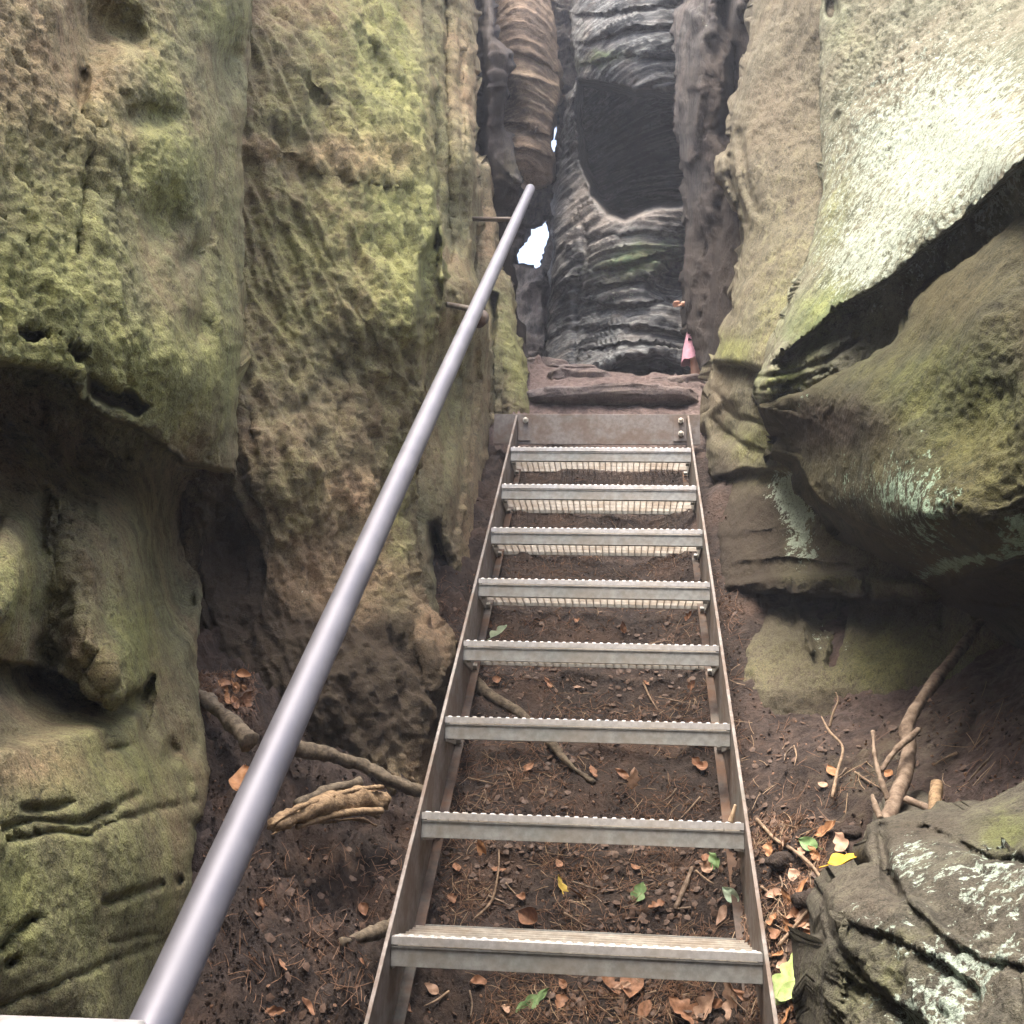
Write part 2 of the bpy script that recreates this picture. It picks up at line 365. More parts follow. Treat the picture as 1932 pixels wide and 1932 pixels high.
# ------------------------------------------------------------------ rocks
LEFTN = dict(a0=.05, a1=.020, a2=.008, a3=.006, pit=.011, pf=26, ps=(1.2, 1.2, .6), ridge=.008, rf=14, rdir=(.3, 0, -1))
rock('sandstone_pillar', 'nearest pitted yellow-green sandstone pillar on the left, with a dark hollow under its overhang',
     [(-320, -700), (490, -700), (478, -60), (470, 60), (466, 180), (456, 280), (460, 380), (462, 470), (456, 560), (459, 640), (451, 700), (447, 800), (441, 880),
      (436, 905), (405, 965), (387, 1005), (382, 1080), (378, 1150), (372, 1260), (380, 1330), (390, 1400), (397, 1460), (390, 1520), (374, 1560), (362, 1640), (356, 1750), (365, 1870), (373, 1960), (375, 2120), (-320, 2120)],
     [(-320, -700, 1.15), (-320, 2120, .95), (0, 0, 1.5), (0, 600, 1.4), (0, 966, 1.45), (0, 1500, 1.38), (0, 1932, 1.3), (200, 0, 1.8), (200, 600, 1.62), (200, 1500, 1.66), (200, 1932, 1.55), (100, 300, 1.62), (350, 300, 2.0), (480, 300, 2.45),
      (440, 0, 2.3), (440, 500, 2.3), (430, 800, 2.22), (370, 1300, 2.25), (370, 1900, 2.05), (460, -700, 2.6), (100, -700, 1.9), (330, 700, 1.85), (300, 1650, 1.75)],
     feats=[over([(-200, 690), (-20, 682), (60, 688), (120, 705), (155, 752), (200, 782), (260, 802), (310, 832), (345, 868), (400, 882), (438, 886)], .60, 300, 9, 20, 2.4),
            pit(200, 1130, 95, 240, 0, -.17, 1.8), pit(215, 1010, 90, 90, 0, -.08, 1.5), pit(5, 1090, 50, 120, 12, -.20, 2.5), pit(100, 1180, 45, 90, 10, .13, 1.5), pit(335, 1030, 60, 160, 6, .22, 1.6),
            over([(-40, 1235), (110, 1262), (200, 1330), (262, 1300), (285, 1270)], .16, 110, 9, 12, 1.8), pit(90, 1290, 100, 75, 0, .12, 2), pit(235, 1270, 50, 60, 0, -.06, 2),
            polypit([(158, 705), (200, 722), (250, 738), (282, 770), (262, 792), (215, 770), (165, 752)], .16, 12), groove([(152, 690), (153, 755), (240, 792), (330, 850)], 5, -.035),
            pit(176, 60, 50, 110, 8, .15, 1.), pit(245, 60, 44, 40, 0, .09, 1.), pit(436, 121, 30, 58, 12, .13, 1.), pit(283, 222, 66, 30, 3, .07, 1.),
            pit(303, 412, 46, 56, 25, .10, 1.), pit(366, 482, 34, 17, -48, .07, 1.), pit(378, 622, 28, 40, 20, .07, 1.), 
            pit(58, 634, 34, 14, 14, .12, 3), pit(121, 658, 9, 15, 20, .08, 3), pit(139, 670, 11, 15, 0, .09, 3), pit(154, 170, 14, 50, 5, .06), 
            groove([(145, 480), (160, 330), (175, 260)], 10, .03), groove([(430, 250), (405, 370), (380, 600)], 14, .015),
            groove([(0, 1565), (70, 1548), (140, 1552), (200, 1530), (260, 1500)], 8, .022), groove([(10, 1585), (90, 1570), (170, 1572), (230, 1545), (330, 1520)], 7, .02), pit(100, 1522, 34, 9, -12, .03, 1.2), pit(190, 1542, 34, 9, -14, .028, 1.2), pit(230, 1408, 40, 9, -14, .02, 1.2), pit(60, 1525, 20, 10, 0, .03, 1.2),
            groove([(200, 1702), (250, 1690), (300, 1670)], 8, .028), groove([(0, 1790), (30, 1760), (60, 1735)], 9, .03), pit(20, 1815, 16, 9, -45, .03, 1.2), groove([(0, 1900), (120, 1850), (250, 1800), (350, 1760)], 8, .012), groove([(210, 1780), (300, 1760)], 6, .01),
            pit(323, 1420, 15, 26, 0, .07, 1.5), pit(358, 1405, 18, 34, 12, .06, 1.2), pit(352, 1480, 12, 30, -5, .04, 1.2), pit(362, 1515, 12, 12, 0, .03, 1), pit(375, 1560, 9, 12, 0, .08), pit(378, 1620, 9, 16, 0, .07), pit(340, 1660, 6, 10, 0, .05),
            over([(-40, 1395), (60, 1375), (160, 1350), (240, 1332), (275, 1310)], -.10, 260, 40, 20, 1.6)],
     tint=[('m', 60, 640, 240, 90, 12, .95), ('m', 60, 520, 140, 140, 0, .5), ('m', 300, 740, 90, 110, 20, .75), ('m', 320, 340, 50, 70, 0, .75), ('m', 310, 190, 40, 190, 0, .55), ('m', 430, 30, 70, 60, 0, .55), ('m', 250, 30, 40, 40, 0, .6), ('m', 250, 1230, 60, 110, 0, .75), ('m', 20, 1110, 60, 90, 0, .7), ('m', 200, 1450, 170, 70, 0, .5),
           ('m', 150, 1720, 330, 280, 0, .68), ('m', 0, 1700, 50, 120, 0, .7), ('m', 400, 700, 60, 140, 0, .45), ('r', 90, 120, 160, 160, 0, .5), ('r', 60, 1450, 90, 45, 0, .6), ('l', 190, 950, 60, 90, 0, .25), ('m', 120, 320, 420, 330, 0, .6), ('m', 180, 1100, 240, 300, 0, .35), ('m', 430, 520, 40, 300, 0, .3)],
     mat=M_LEFT, noise=dict(LEFTN, mask=lambda X, Y: 1-.62*sstep(1340, 1440, Y)), thick=1.1, seed=1, cat='rock pillar', rnd=.2)

RID = dict(a0=.05, a1=.018, a2=.008, a3=.006, pit=.014, pf=15, ps=(1.3, 1.3, .7), ridge=.022, rf=13, rdir=(.42, .1, -1.))
rock('sandstone_wall', 'tall brown pitted sandstone wall behind the handrail, dark and damp at its foot',
     [(340, -700), (772, -700), (793, 0), (804, 73), (815, 158), (818, 257), (826, 400), (833, 437), (837, 551), (822, 640), (800, 720), (786, 820), (782, 900), (785, 1000), (795, 1095), (806, 1140), (836, 1178), (860, 1215), (862, 1240), (848, 1275), (832, 1345), (815, 1420), (805, 1520), (760, 1640), (340, 1640)],
     [(340, -700, 3.), (770, -700, 4.), (400, 0, 2.85), (440, 500, 2.88), (400, 900, 2.85), (390, 1250, 2.85), (400, 1600, 2.75), (600, 100, 3.), (600, 500, 2.95), (580, 900, 2.9), (580, 1250, 2.9), (620, 1500, 2.95), (800, 0, 3.6), (810, 400, 3.25), (800, 600, 3.08), (780, 900, 3.35), (840, 1200, 3.3), (790, 1450, 3.0), (740, 1320, 2.97), (700, 700, 3.1)],
     feats=[polypit([(833, 400), (815, 440), (790, 490), (784, 560), (788, 640), (795, 720), (830, 690), (840, 560)], .16, 16), groove([(455, 270), (560, 285), (650, 320), (760, 335)], 14, -.012), over([(460, 290), (560, 305), (650, 335), (770, 350)], .012, 60, 14, 12),
            pit(700, 130, 30, 90, -22, .03), pit(600, 200, 20, 60, -25, .03), groove([(560, 60), (620, 160), (680, 240)], 14, .008), groove([(640, 0), (700, 110), (760, 200)], 14, .008), groove([(500, 560), (560, 660), (620, 740)], 14, .008), groove([(600, 480), (680, 600), (740, 700)], 14, .008),
            groove([(520, 350), (600, 480), (640, 580)], 14, .008), pit(740, 1340, 50, 80, 0, .07, 1.), pit(440, 1040, 40, 110, 0, .10, 1.5), groove([(790, 960), (797, 1060), (803, 1130), (850, 1190)], 12, -.03), pit(820, 1260, 30, 90, -20, -.05), pit(640, 700, 14, 30, -20, .04), pit(470, 800, 14, 30, -20, .04)],
     tint=[('m', 740, 120, 80, 300, -6, .7), ('m', 780, 480, 70, 180, 0, .85), ('m', 640, 450, 240, 300, 0, .6), ('m', 600, 100, 200, 200, 0, .35), ('m', 560, 950, 150, 90, 0, .42), ('m', 730, 960, 40, 190, 0, .5), ('m', 500, 600, 100, 200, 0, .25), ('r', 540, 290, 120, 26, 8, .5), ('r', 660, 940, 50, 50, 0, .8), ('r', 700, 300, 100, 40, 0, .5), ('r', 620, 1120, 110, 60, 0, .4),
           ('s', 560, 1260, 240, 130, 0, .85), ('s', 700, 1330, 160, 150, 0, .85), ('s', 450, 1100, 90, 200, 0, .5), ('s', 420, 1050, 50, 160, 0, .6), ('s', 790, 600, 40, 120, 0, .4), ('r', 820, 1180, 40, 60, 0, .7), ('s', 560, 110, 160, 120, 0, .12), ('l', 520, 1090, 80, 60, 0, .2)],  # dark tint: damp at the foot, painted shade at crevice edge and pocket
     mat=M_SLAB, noise=RID, thick=1.2, seed=2, cat='rock wall')

rock('fluted_slab', 'narrow pale fluted sandstone slab squeezed between the brown wall and the dark crevice, beside the stair top',
     [(775, -700), (880, -700), (893, 0), (899, 90), (897, 200), (901, 300), (896, 380), (899, 470), (896, 520), (908, 555), (918, 585), (922, 622), (926, 664), (927, 712), (922, 760), (921, 870), (912, 930), (903, 1050), (895, 1120), (884, 1180), (880, 1260), (866, 1330), (775, 1400)],
     [(745, -700, 3.9), (880, -700, 5.), (780, 0, 4.0), (780, 900, 3.6), (800, 1250, 3.5), (900, 0, 4.4), (896, 450, 4.15), (925, 700, 4.55), (915, 900, 4.4), (880, 1180, 3.9), (850, 300, 3.9), (850, 565, 3.75), (785, 300, 3.9), (785, 560, 3.6), (785, 800, 3.7), (850, 900, 3.85), (835, 1150, 3.7)],
     feats=[polypit([(828, 980), (805, 985), (806, 1060), (820, 1130), (850, 1165), (868, 1210), (872, 1180), (862, 1120), (852, 1060)], .2, 14), groove([(842, 0), (840, 150), (845, 300), (850, 500)], 7, .05), groove([(870, 100), (872, 300), (868, 480)], 6, .03), groove([(880, 720), (876, 860), (860, 1000)], 5, .04), groove([(895, 640), (893, 760), (885, 900)], 4, .03), groove([(850, 560), (858, 700), (845, 850)], 8, .04)],
     tint=[('m', 820, 150, 40, 220, 0, .5), ('m', 860, 400, 50, 200, 0, .35), ('m', 850, 800, 60, 200, 0, .4), ('r', 875, 150, 40, 200, 0, .3), ('s', 850, 1150, 30, 80, 0, .4), ('r', 890, 950, 30, 150, 0, .4)],
     mat=M_LEFT, noise=dict(RID, pit=.012, ridge=.02, rdir=(0.05, 0, -1), rf=9, a0=.03), thick=1.4, seed=3, cat='rock slab', rnd=.08)

rock('leaning_slab', 'slim mossy green sandstone slab leaning at the left end of the steel header plate',
     [(895, 300), (925, 315), (930, 360), (935, 408), (938, 470), (947, 505), (962, 531), (967, 569), (975, 600), (975, 632), (984, 670), (990, 700), (1000, 775), (1004, 812), (890, 830)],
     [(895, 300, 5.1), (890, 830, 4.75), (935, 400, 5.2), (960, 530, 5.1), (985, 670, 5.0), (1000, 800, 4.9), (930, 600, 4.95), (950, 700, 4.85)],
     feats=[polypit([(921, 548), (940, 552), (938, 600), (936, 655), (927, 664), (924, 620)], .14, 7), pit(945, 735, 12, 60, 0, .06), groove([(928, 664), (932, 780)], 5, .07)],
     tint=[('m', 985, 720, 30, 90, -12, 1.), ('m', 950, 600, 30, 90, 0, .5), ('s', 945, 750, 16, 60, 0, .5), ('r', 918, 420, 20, 80, 0, .4)],
     mat=M_LEFT, noise=dict(a0=.02, a1=.012, a2=.008, pit=.012, pf=16), thick=1.2, seed=4, step=3, cat='rock slab', rnd=.07)

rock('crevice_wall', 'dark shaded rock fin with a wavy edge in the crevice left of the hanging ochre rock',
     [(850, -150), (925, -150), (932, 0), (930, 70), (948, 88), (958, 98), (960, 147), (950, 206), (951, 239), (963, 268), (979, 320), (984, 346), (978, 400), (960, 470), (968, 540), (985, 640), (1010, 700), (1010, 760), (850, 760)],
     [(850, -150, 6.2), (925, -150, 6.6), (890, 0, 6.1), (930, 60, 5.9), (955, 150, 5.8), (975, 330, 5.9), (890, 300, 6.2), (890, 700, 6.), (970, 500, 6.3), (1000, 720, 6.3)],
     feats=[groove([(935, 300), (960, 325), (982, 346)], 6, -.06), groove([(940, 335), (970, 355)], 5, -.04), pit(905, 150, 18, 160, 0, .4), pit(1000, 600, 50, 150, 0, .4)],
     tint=[('r', 945, 60, 14, 60, 0, .9), ('m', 940, 40, 14, 60, 0, .3), ('m', 955, 320, 30, 30, 0, .4), ('s', 900, 300, 90, 400, 0, .9), ('s', 990, 600, 60, 120, 0, .6)],  # dark tint paints the crevice's shade over the fin
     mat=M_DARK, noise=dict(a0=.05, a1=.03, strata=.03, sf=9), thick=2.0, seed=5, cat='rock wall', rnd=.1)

rock('hanging_rock', 'ochre layered sandstone block wedged high between the walls above the bright opening',
     [(900, -150), (1040, -150), (1039, 0), (1045, 37), (1053, 110), (1056, 147), (1056, 191), (1048, 220), (1041, 243), (1041, 262), (1043, 300), (1041, 331), (1038, 346), (1020, 351), (1006, 356), (984, 344), (960, 330), (900, 300)],
     [(900, -150, 7.6), (1040, -150, 7.6), (930, 0, 7.3), (1040, 0, 7.35), (980, 0, 7.05), (990, 150, 7.0), (940, 200, 7.2), (1052, 150, 7.3), (990, 300, 7.05), (1038, 320, 7.3), (960, 330, 7.2)],
     feats=[over([(930, 92), (1000, 105), (1060, 140)], .04, 30, 4), over([(930, 128), (985, 135), (1060, 160)], -.06, 90, 5), over([(930, 232), (1000, 240), (1045, 262)], .05, 18, 3), over([(950, 278), (1000, 285), (1045, 300)], .035, 22, 3), over([(960, 318), (1040, 330)], .05, 14, 3)],
     tint=[('r', 990, 40, 60, 60, 0, .6), ('m', 1000, 170, 60, 60, 0, .15), ('r', 1000, 330, 50, 30, 0, 1.), ('s', 1010, 110, 60, 14, 8, .4)],
     mat=M_PINK, noise=dict(a0=.05, a1=.014, a2=.006, strata=.014, sf=20, swarp=.2), thick=2.2, seed=6, step=3, cat='rock block', rnd=.08)

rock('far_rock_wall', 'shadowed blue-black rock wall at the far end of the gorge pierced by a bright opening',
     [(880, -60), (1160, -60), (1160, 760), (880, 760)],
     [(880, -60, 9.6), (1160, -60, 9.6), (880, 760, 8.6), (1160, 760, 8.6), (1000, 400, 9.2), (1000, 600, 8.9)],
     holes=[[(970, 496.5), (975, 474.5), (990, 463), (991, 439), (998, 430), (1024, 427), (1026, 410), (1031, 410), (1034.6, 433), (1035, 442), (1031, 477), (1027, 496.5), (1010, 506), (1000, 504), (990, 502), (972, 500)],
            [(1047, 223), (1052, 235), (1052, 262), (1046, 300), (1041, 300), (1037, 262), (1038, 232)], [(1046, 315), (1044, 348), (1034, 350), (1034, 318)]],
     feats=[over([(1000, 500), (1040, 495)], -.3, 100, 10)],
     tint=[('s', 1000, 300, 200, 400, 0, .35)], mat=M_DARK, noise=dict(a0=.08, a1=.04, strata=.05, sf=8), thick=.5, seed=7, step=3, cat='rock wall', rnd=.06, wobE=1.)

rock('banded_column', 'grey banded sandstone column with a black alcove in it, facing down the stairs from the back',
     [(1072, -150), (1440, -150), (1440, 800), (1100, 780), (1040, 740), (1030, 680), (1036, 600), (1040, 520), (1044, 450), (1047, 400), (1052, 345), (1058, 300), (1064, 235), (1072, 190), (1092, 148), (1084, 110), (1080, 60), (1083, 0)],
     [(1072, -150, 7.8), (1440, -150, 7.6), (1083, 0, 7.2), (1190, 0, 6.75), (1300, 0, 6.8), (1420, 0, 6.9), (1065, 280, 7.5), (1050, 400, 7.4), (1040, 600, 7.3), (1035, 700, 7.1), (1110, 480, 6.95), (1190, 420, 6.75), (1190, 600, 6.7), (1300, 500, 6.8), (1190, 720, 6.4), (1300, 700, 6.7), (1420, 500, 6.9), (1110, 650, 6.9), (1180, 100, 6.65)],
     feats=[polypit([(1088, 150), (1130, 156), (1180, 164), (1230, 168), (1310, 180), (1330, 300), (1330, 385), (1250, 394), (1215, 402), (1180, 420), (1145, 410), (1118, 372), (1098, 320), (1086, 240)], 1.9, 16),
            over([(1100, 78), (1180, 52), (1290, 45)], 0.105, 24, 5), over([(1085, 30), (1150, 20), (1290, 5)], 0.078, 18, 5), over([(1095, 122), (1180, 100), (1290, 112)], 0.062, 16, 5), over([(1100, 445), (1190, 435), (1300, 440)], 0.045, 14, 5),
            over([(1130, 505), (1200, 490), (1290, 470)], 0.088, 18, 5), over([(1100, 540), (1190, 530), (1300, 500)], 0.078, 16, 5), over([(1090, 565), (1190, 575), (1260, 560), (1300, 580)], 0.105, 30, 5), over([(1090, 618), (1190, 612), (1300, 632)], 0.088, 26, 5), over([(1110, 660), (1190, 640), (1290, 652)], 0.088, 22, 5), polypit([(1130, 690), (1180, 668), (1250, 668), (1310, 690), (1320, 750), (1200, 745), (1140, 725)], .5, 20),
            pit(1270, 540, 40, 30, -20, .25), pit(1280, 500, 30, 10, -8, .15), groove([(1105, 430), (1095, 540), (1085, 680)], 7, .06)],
     tint=[('m', 1190, 500, 80, 30, -8, .8), ('m', 1130, 115, 70, 14, -10, .8), ('m', 1220, 475, 90, 30, 0, .45), ('l', 1160, 560, 60, 12, 0, .5), ('l', 1190, 650, 60, 14, 0, .35), ('r', 1100, 400, 40, 80, 0, .6), ('r', 1200, 410, 110, 20, 0, .5), ('l', 1100, 60, 20, 60, 0, .4), ('s', 1200, 280, 110, 110, 0, .6), ('s', 1220, 640, 90, 60, 0, .15)],  # dark tint inside the alcove is painted shade
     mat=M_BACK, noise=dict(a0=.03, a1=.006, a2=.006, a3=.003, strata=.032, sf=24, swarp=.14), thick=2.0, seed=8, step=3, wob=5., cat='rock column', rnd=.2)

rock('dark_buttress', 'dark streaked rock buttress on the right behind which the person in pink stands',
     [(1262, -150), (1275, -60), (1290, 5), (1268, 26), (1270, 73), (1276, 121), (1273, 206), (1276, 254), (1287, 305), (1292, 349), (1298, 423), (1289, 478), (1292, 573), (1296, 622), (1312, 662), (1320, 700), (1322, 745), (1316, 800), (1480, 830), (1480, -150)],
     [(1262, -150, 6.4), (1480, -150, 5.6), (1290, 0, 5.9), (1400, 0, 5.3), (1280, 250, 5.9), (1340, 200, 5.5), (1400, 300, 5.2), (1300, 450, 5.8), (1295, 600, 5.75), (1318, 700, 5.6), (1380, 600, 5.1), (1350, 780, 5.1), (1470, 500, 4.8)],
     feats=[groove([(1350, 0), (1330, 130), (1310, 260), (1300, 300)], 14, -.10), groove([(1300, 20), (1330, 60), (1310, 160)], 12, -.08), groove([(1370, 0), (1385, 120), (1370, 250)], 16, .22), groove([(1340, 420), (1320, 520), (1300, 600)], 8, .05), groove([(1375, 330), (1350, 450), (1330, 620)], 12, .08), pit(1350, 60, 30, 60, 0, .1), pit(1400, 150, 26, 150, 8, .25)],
     tint=[('r', 1330, 180, 20, 60, 0, .5), ('r', 1330, 290, 20, 16, 0, .9), ('l', 1330, 50, 30, 60, 0, .25), ('m', 1400, 520, 40, 120, 0, .3), ('s', 1390, 200, 60, 220, 0, .8), ('s', 1350, 550, 110, 200, 0, .8), ('s', 1320, 150, 60, 200, 0, .35)],  # dark tint paints shade on the buttress and the gap at its right
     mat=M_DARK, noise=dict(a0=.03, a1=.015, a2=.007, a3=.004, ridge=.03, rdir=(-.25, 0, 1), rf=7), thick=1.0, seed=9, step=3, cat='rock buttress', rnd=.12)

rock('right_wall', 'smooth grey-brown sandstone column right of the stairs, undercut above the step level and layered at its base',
     [(1440, -700), (1424, 0), (1413, 73), (1399, 140), (1394, 176), (1379, 231), (1375, 278), (1357, 300), (1360, 325), (1376, 371), (1397, 415), (1404, 452), (1395, 515), (1376, 595), (1358, 647), (1344, 676), (1341, 710), (1338, 770), (1331, 800), (1336, 880), (1345, 905), (1350, 1000), (1362, 1110), (1380, 1200), (1385, 1330), (1400, 1420), (1960, 1420), (1960, 900), (1750, -700)],
     [(1440, -700, 5.), (1750, -700, 4.3), (1424, 0, 4.6), (1560, 0, 4.05), (1700, 0, 4.0), (1380, 260, 4.4), (1560, 300, 3.95), (1400, 450, 4.2), (1500, 500, 3.8), (1345, 680, 4.15), (1440, 690, 3.7), (1340, 860, 4.15), (1440, 850, 3.75), (1350, 1000, 3.8), (1360, 1120, 3.55), (1500, 1000, 3.5), (1390, 1300, 3.25), (1570, 1300, 3.15), (1570, 1100, 3.3), (1800, 1200, 2.95), (1960, 1300, 2.8), (1700, 1330, 3.0), (1800, 700, 3.2)],
     feats=[over([(1335, 676), (1365, 682), (1400, 688), (1450, 702)], .16, 60, 6, 8), groove([(1374, 300), (1385, 360), (1405, 420)], 7, .10), groove([(1360, 310), (1372, 380), (1395, 420)], 5, -.03), groove([(1395, 250), (1410, 340), (1430, 400)], 9, .04),
            over([(1340, 900), (1400, 882), (1470, 880), (1530, 900)], .09, 70, 14, 14), over([(1350, 790), (1400, 830), (1450, 850)], .04, 20, 5), pit(1370, 800, 30, 40, 20, .08), groove([(1350, 740), (1390, 790), (1440, 800)], 6, .04),
            over([(1360, 1010), (1450, 990), (1550, 1010), (1640, 1020)], .02, 40, 12), over([(1380, 1060), (1480, 1050), (1600, 1060)], .03, 40, 12),
            over([(1370, 1090), (1460, 1080), (1600, 1070), (1760, 1100)], -.07, 44, 14), over([(1380, 1125), (1470, 1112), (1500, 1122), (1560, 1118), (1640, 1134), (1700, 1122), (1790, 1128)], .16, 90, 9, 12, 1.6), groove([(1634, 1070), (1640, 1132)], 5, .05), groove([(1490, 1090), (1492, 1130)], 4, .04),
            groove([(1497, 1130), (1520, 1180), (1530, 1230)], 8, -.05), groove([(1600, 1140), (1590, 1180), (1572, 1250)], 9, .06), pit(1560, 1170, 36, 60, 0, .04), pit(1400, 1150, 40, 50, 0, .10), pit(1380, 1230, 24, 40, 0, .08)],
     tint=[('m', 1380, 660, 40, 30, 0, .95), ('m', 1470, 500, 90, 240, 15, .25), ('m', 1430, 830, 60, 50, 0, .6), ('m', 1500, 600, 60, 90, 20, .5), ('r', 1470, 250, 70, 160, 0, .35), ('r', 1350, 750, 20, 60, 0, .5), ('l', 1495, 905, 50, 18, 0, .85), ('l', 1480, 940, 34, 24, 40, 1.), ('l', 1505, 1000, 26, 70, 0, .75), ('l', 1530, 1050, 20, 14, 0, .6), ('l', 1540, 1200, 16, 40, 0, .5), ('l', 1590, 1215, 18, 40, 0, .4),
           ('m', 1680, 1230, 80, 60, 0, .9), ('m', 1600, 1100, 160, 22, 4, .5), ('s', 1400, 1060, 60, 100, 0, .55), ('s', 1500, 1130, 160, 26, 0, .4), ('s', 1440, 960, 60, 70, 0, .45), ('s', 1360, 960, 20, 140, 0, .6), ('s', 1600, 1330, 260, 30, 0, .5), ('m', 1520, 1250, 300, 90, 0, .35), ('s', 1600, 1200, 340, 160, 0, .46), ('s', 1440, 1000, 140, 180, 0, .35), ('m', 1500, 950, 120, 120, 0, .4), ('l', 1520, 960, 60, 90, 20, .3), ('m', 1800, 1250, 60, 60, 0, .5)],  # dark tint: algae, plus painted shade under the bulging rock
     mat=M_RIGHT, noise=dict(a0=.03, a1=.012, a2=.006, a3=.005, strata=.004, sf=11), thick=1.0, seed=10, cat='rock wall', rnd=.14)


RIDGE = [(1470, 668), (1520, 632), (1560, 595), (1600, 565), (1680, 520), (1760, 455), (1850, 380), (1932, 300), (2200, 100)]
rock('leaning_rock_face', 'leaning rock face on the upper right, bleached with pale lichen above a sharp sloping ridge',
     [(1520, -700), (1545, 0), (1547, 220), (1553, 331), (1542, 423), (1516, 515), (1494, 570), (1472, 625), (1448, 687), (1443, 697), (1430, 738), (1433, 762), (1500, 800), (1800, 860), (2260, 900), (2260, -700)],
     [(1520, -700, 4.8), (2260, -700, 3.9), (1545, 0, 4.0), (1740, 0, 3.5), (1932, 0, 3.05), (2200, 0, 2.5), (1560, 330, 3.6), (1740, 300, 2.85), (1932, 250, 2.1), (2200, 130, 1.5), (1530, 470, 3.4), (1640, 500, 2.72), (1760, 410, 2.42), (1932, 296, 1.92), (1560, 590, 2.85), (1480, 620, 3.15), (1440, 720, 3.05), (1460, 690, 3.0),
      (1560, 700, 2.75), (1650, 640, 2.65), (1760, 560, 2.45), (1932, 430, 2.1), (1700, 800, 2.8), (2200, 300, 1.7), (1500, 790, 3.1)],
     feats=[over(RIDGE, .17, 260, 16, 20, 2.5), groove([(1440, 712), (1500, 700), (1560, 680), (1620, 640)], 5, .04), groove([(1450, 690), (1520, 650), (1600, 600)], 5, .03), groove([(1436, 735), (1500, 722), (1560, 700)], 4, .03),
            groove([(1932, 0), (1850, 130), (1800, 200)], 10, .03), pit(1570, 20, 12, 24, 0, .08)],
     tint=[('l', 1740, 300, 300, 220, -40, .75), ('l', 1620, 500, 90, 70, -40, .45), ('l', 1850, 250, 200, 200, 0, .3), ('m', 1530, 620, 60, 60, 0, .8), ('m', 1580, 560, 60, 30, -35, .7), ('m', 1570, 420, 40, 120, 10, .55), ('m', 1480, 720, 50, 30, 0, .9), ('m', 1600, 60, 60, 90, 0, .3), ('r', 1700, 110, 120, 110, 0, .35), ('r', 1900, 330, 90, 18, -38, .8),
           ('s', 1760, 560, 200, 60, -38, .5), ('s', 1600, 660, 60, 40, -30, .3), ('l', 1505, 738, 60, 10, -12, .7)],  # dark tint paints the shade in the recess below the ridge
     mat=M_FACE, noise=dict(a0=.04, a1=.02, a2=.010, a3=.007, pit=.018, pf=34, ps=(1.3,1.3,.7)), thick=1.0, seed=11, step=3.2, wob=3.5, cat='rock', rnd=.10)

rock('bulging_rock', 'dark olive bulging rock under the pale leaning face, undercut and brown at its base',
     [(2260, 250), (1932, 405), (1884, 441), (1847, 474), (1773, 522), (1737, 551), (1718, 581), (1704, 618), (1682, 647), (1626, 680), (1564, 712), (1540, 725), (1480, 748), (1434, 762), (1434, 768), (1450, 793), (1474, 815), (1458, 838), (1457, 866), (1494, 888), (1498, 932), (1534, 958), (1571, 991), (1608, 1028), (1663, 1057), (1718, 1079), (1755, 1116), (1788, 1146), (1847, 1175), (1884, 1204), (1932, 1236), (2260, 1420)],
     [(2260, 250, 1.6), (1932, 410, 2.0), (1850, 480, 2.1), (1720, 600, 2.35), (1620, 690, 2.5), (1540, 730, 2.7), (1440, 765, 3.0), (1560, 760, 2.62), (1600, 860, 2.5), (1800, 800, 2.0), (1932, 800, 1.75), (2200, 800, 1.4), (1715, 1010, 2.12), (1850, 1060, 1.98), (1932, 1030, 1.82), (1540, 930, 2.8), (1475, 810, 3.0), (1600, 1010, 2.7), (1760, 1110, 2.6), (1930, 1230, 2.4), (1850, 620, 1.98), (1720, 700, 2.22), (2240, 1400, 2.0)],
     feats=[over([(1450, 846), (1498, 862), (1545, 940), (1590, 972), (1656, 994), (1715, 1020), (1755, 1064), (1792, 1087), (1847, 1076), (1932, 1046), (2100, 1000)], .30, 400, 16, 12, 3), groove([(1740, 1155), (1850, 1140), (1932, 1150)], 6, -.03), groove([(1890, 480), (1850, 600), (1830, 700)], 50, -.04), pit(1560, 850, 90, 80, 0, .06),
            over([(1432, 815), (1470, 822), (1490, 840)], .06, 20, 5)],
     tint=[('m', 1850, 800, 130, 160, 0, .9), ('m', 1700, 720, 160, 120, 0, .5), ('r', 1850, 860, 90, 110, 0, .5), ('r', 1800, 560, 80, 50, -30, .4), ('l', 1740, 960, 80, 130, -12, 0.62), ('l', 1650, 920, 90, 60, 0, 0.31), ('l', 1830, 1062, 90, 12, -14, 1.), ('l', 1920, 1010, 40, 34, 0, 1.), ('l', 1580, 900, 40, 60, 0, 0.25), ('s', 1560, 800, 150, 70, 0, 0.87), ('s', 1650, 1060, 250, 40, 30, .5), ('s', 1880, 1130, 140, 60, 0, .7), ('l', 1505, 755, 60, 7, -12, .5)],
     mat=M_OLIVE, noise=dict(a0=.04, a1=.02, a2=.008, a3=.005, pit=.004, pf=14), thick=1.0, seed=12, step=3.2, cat='rock', rnd=.16)

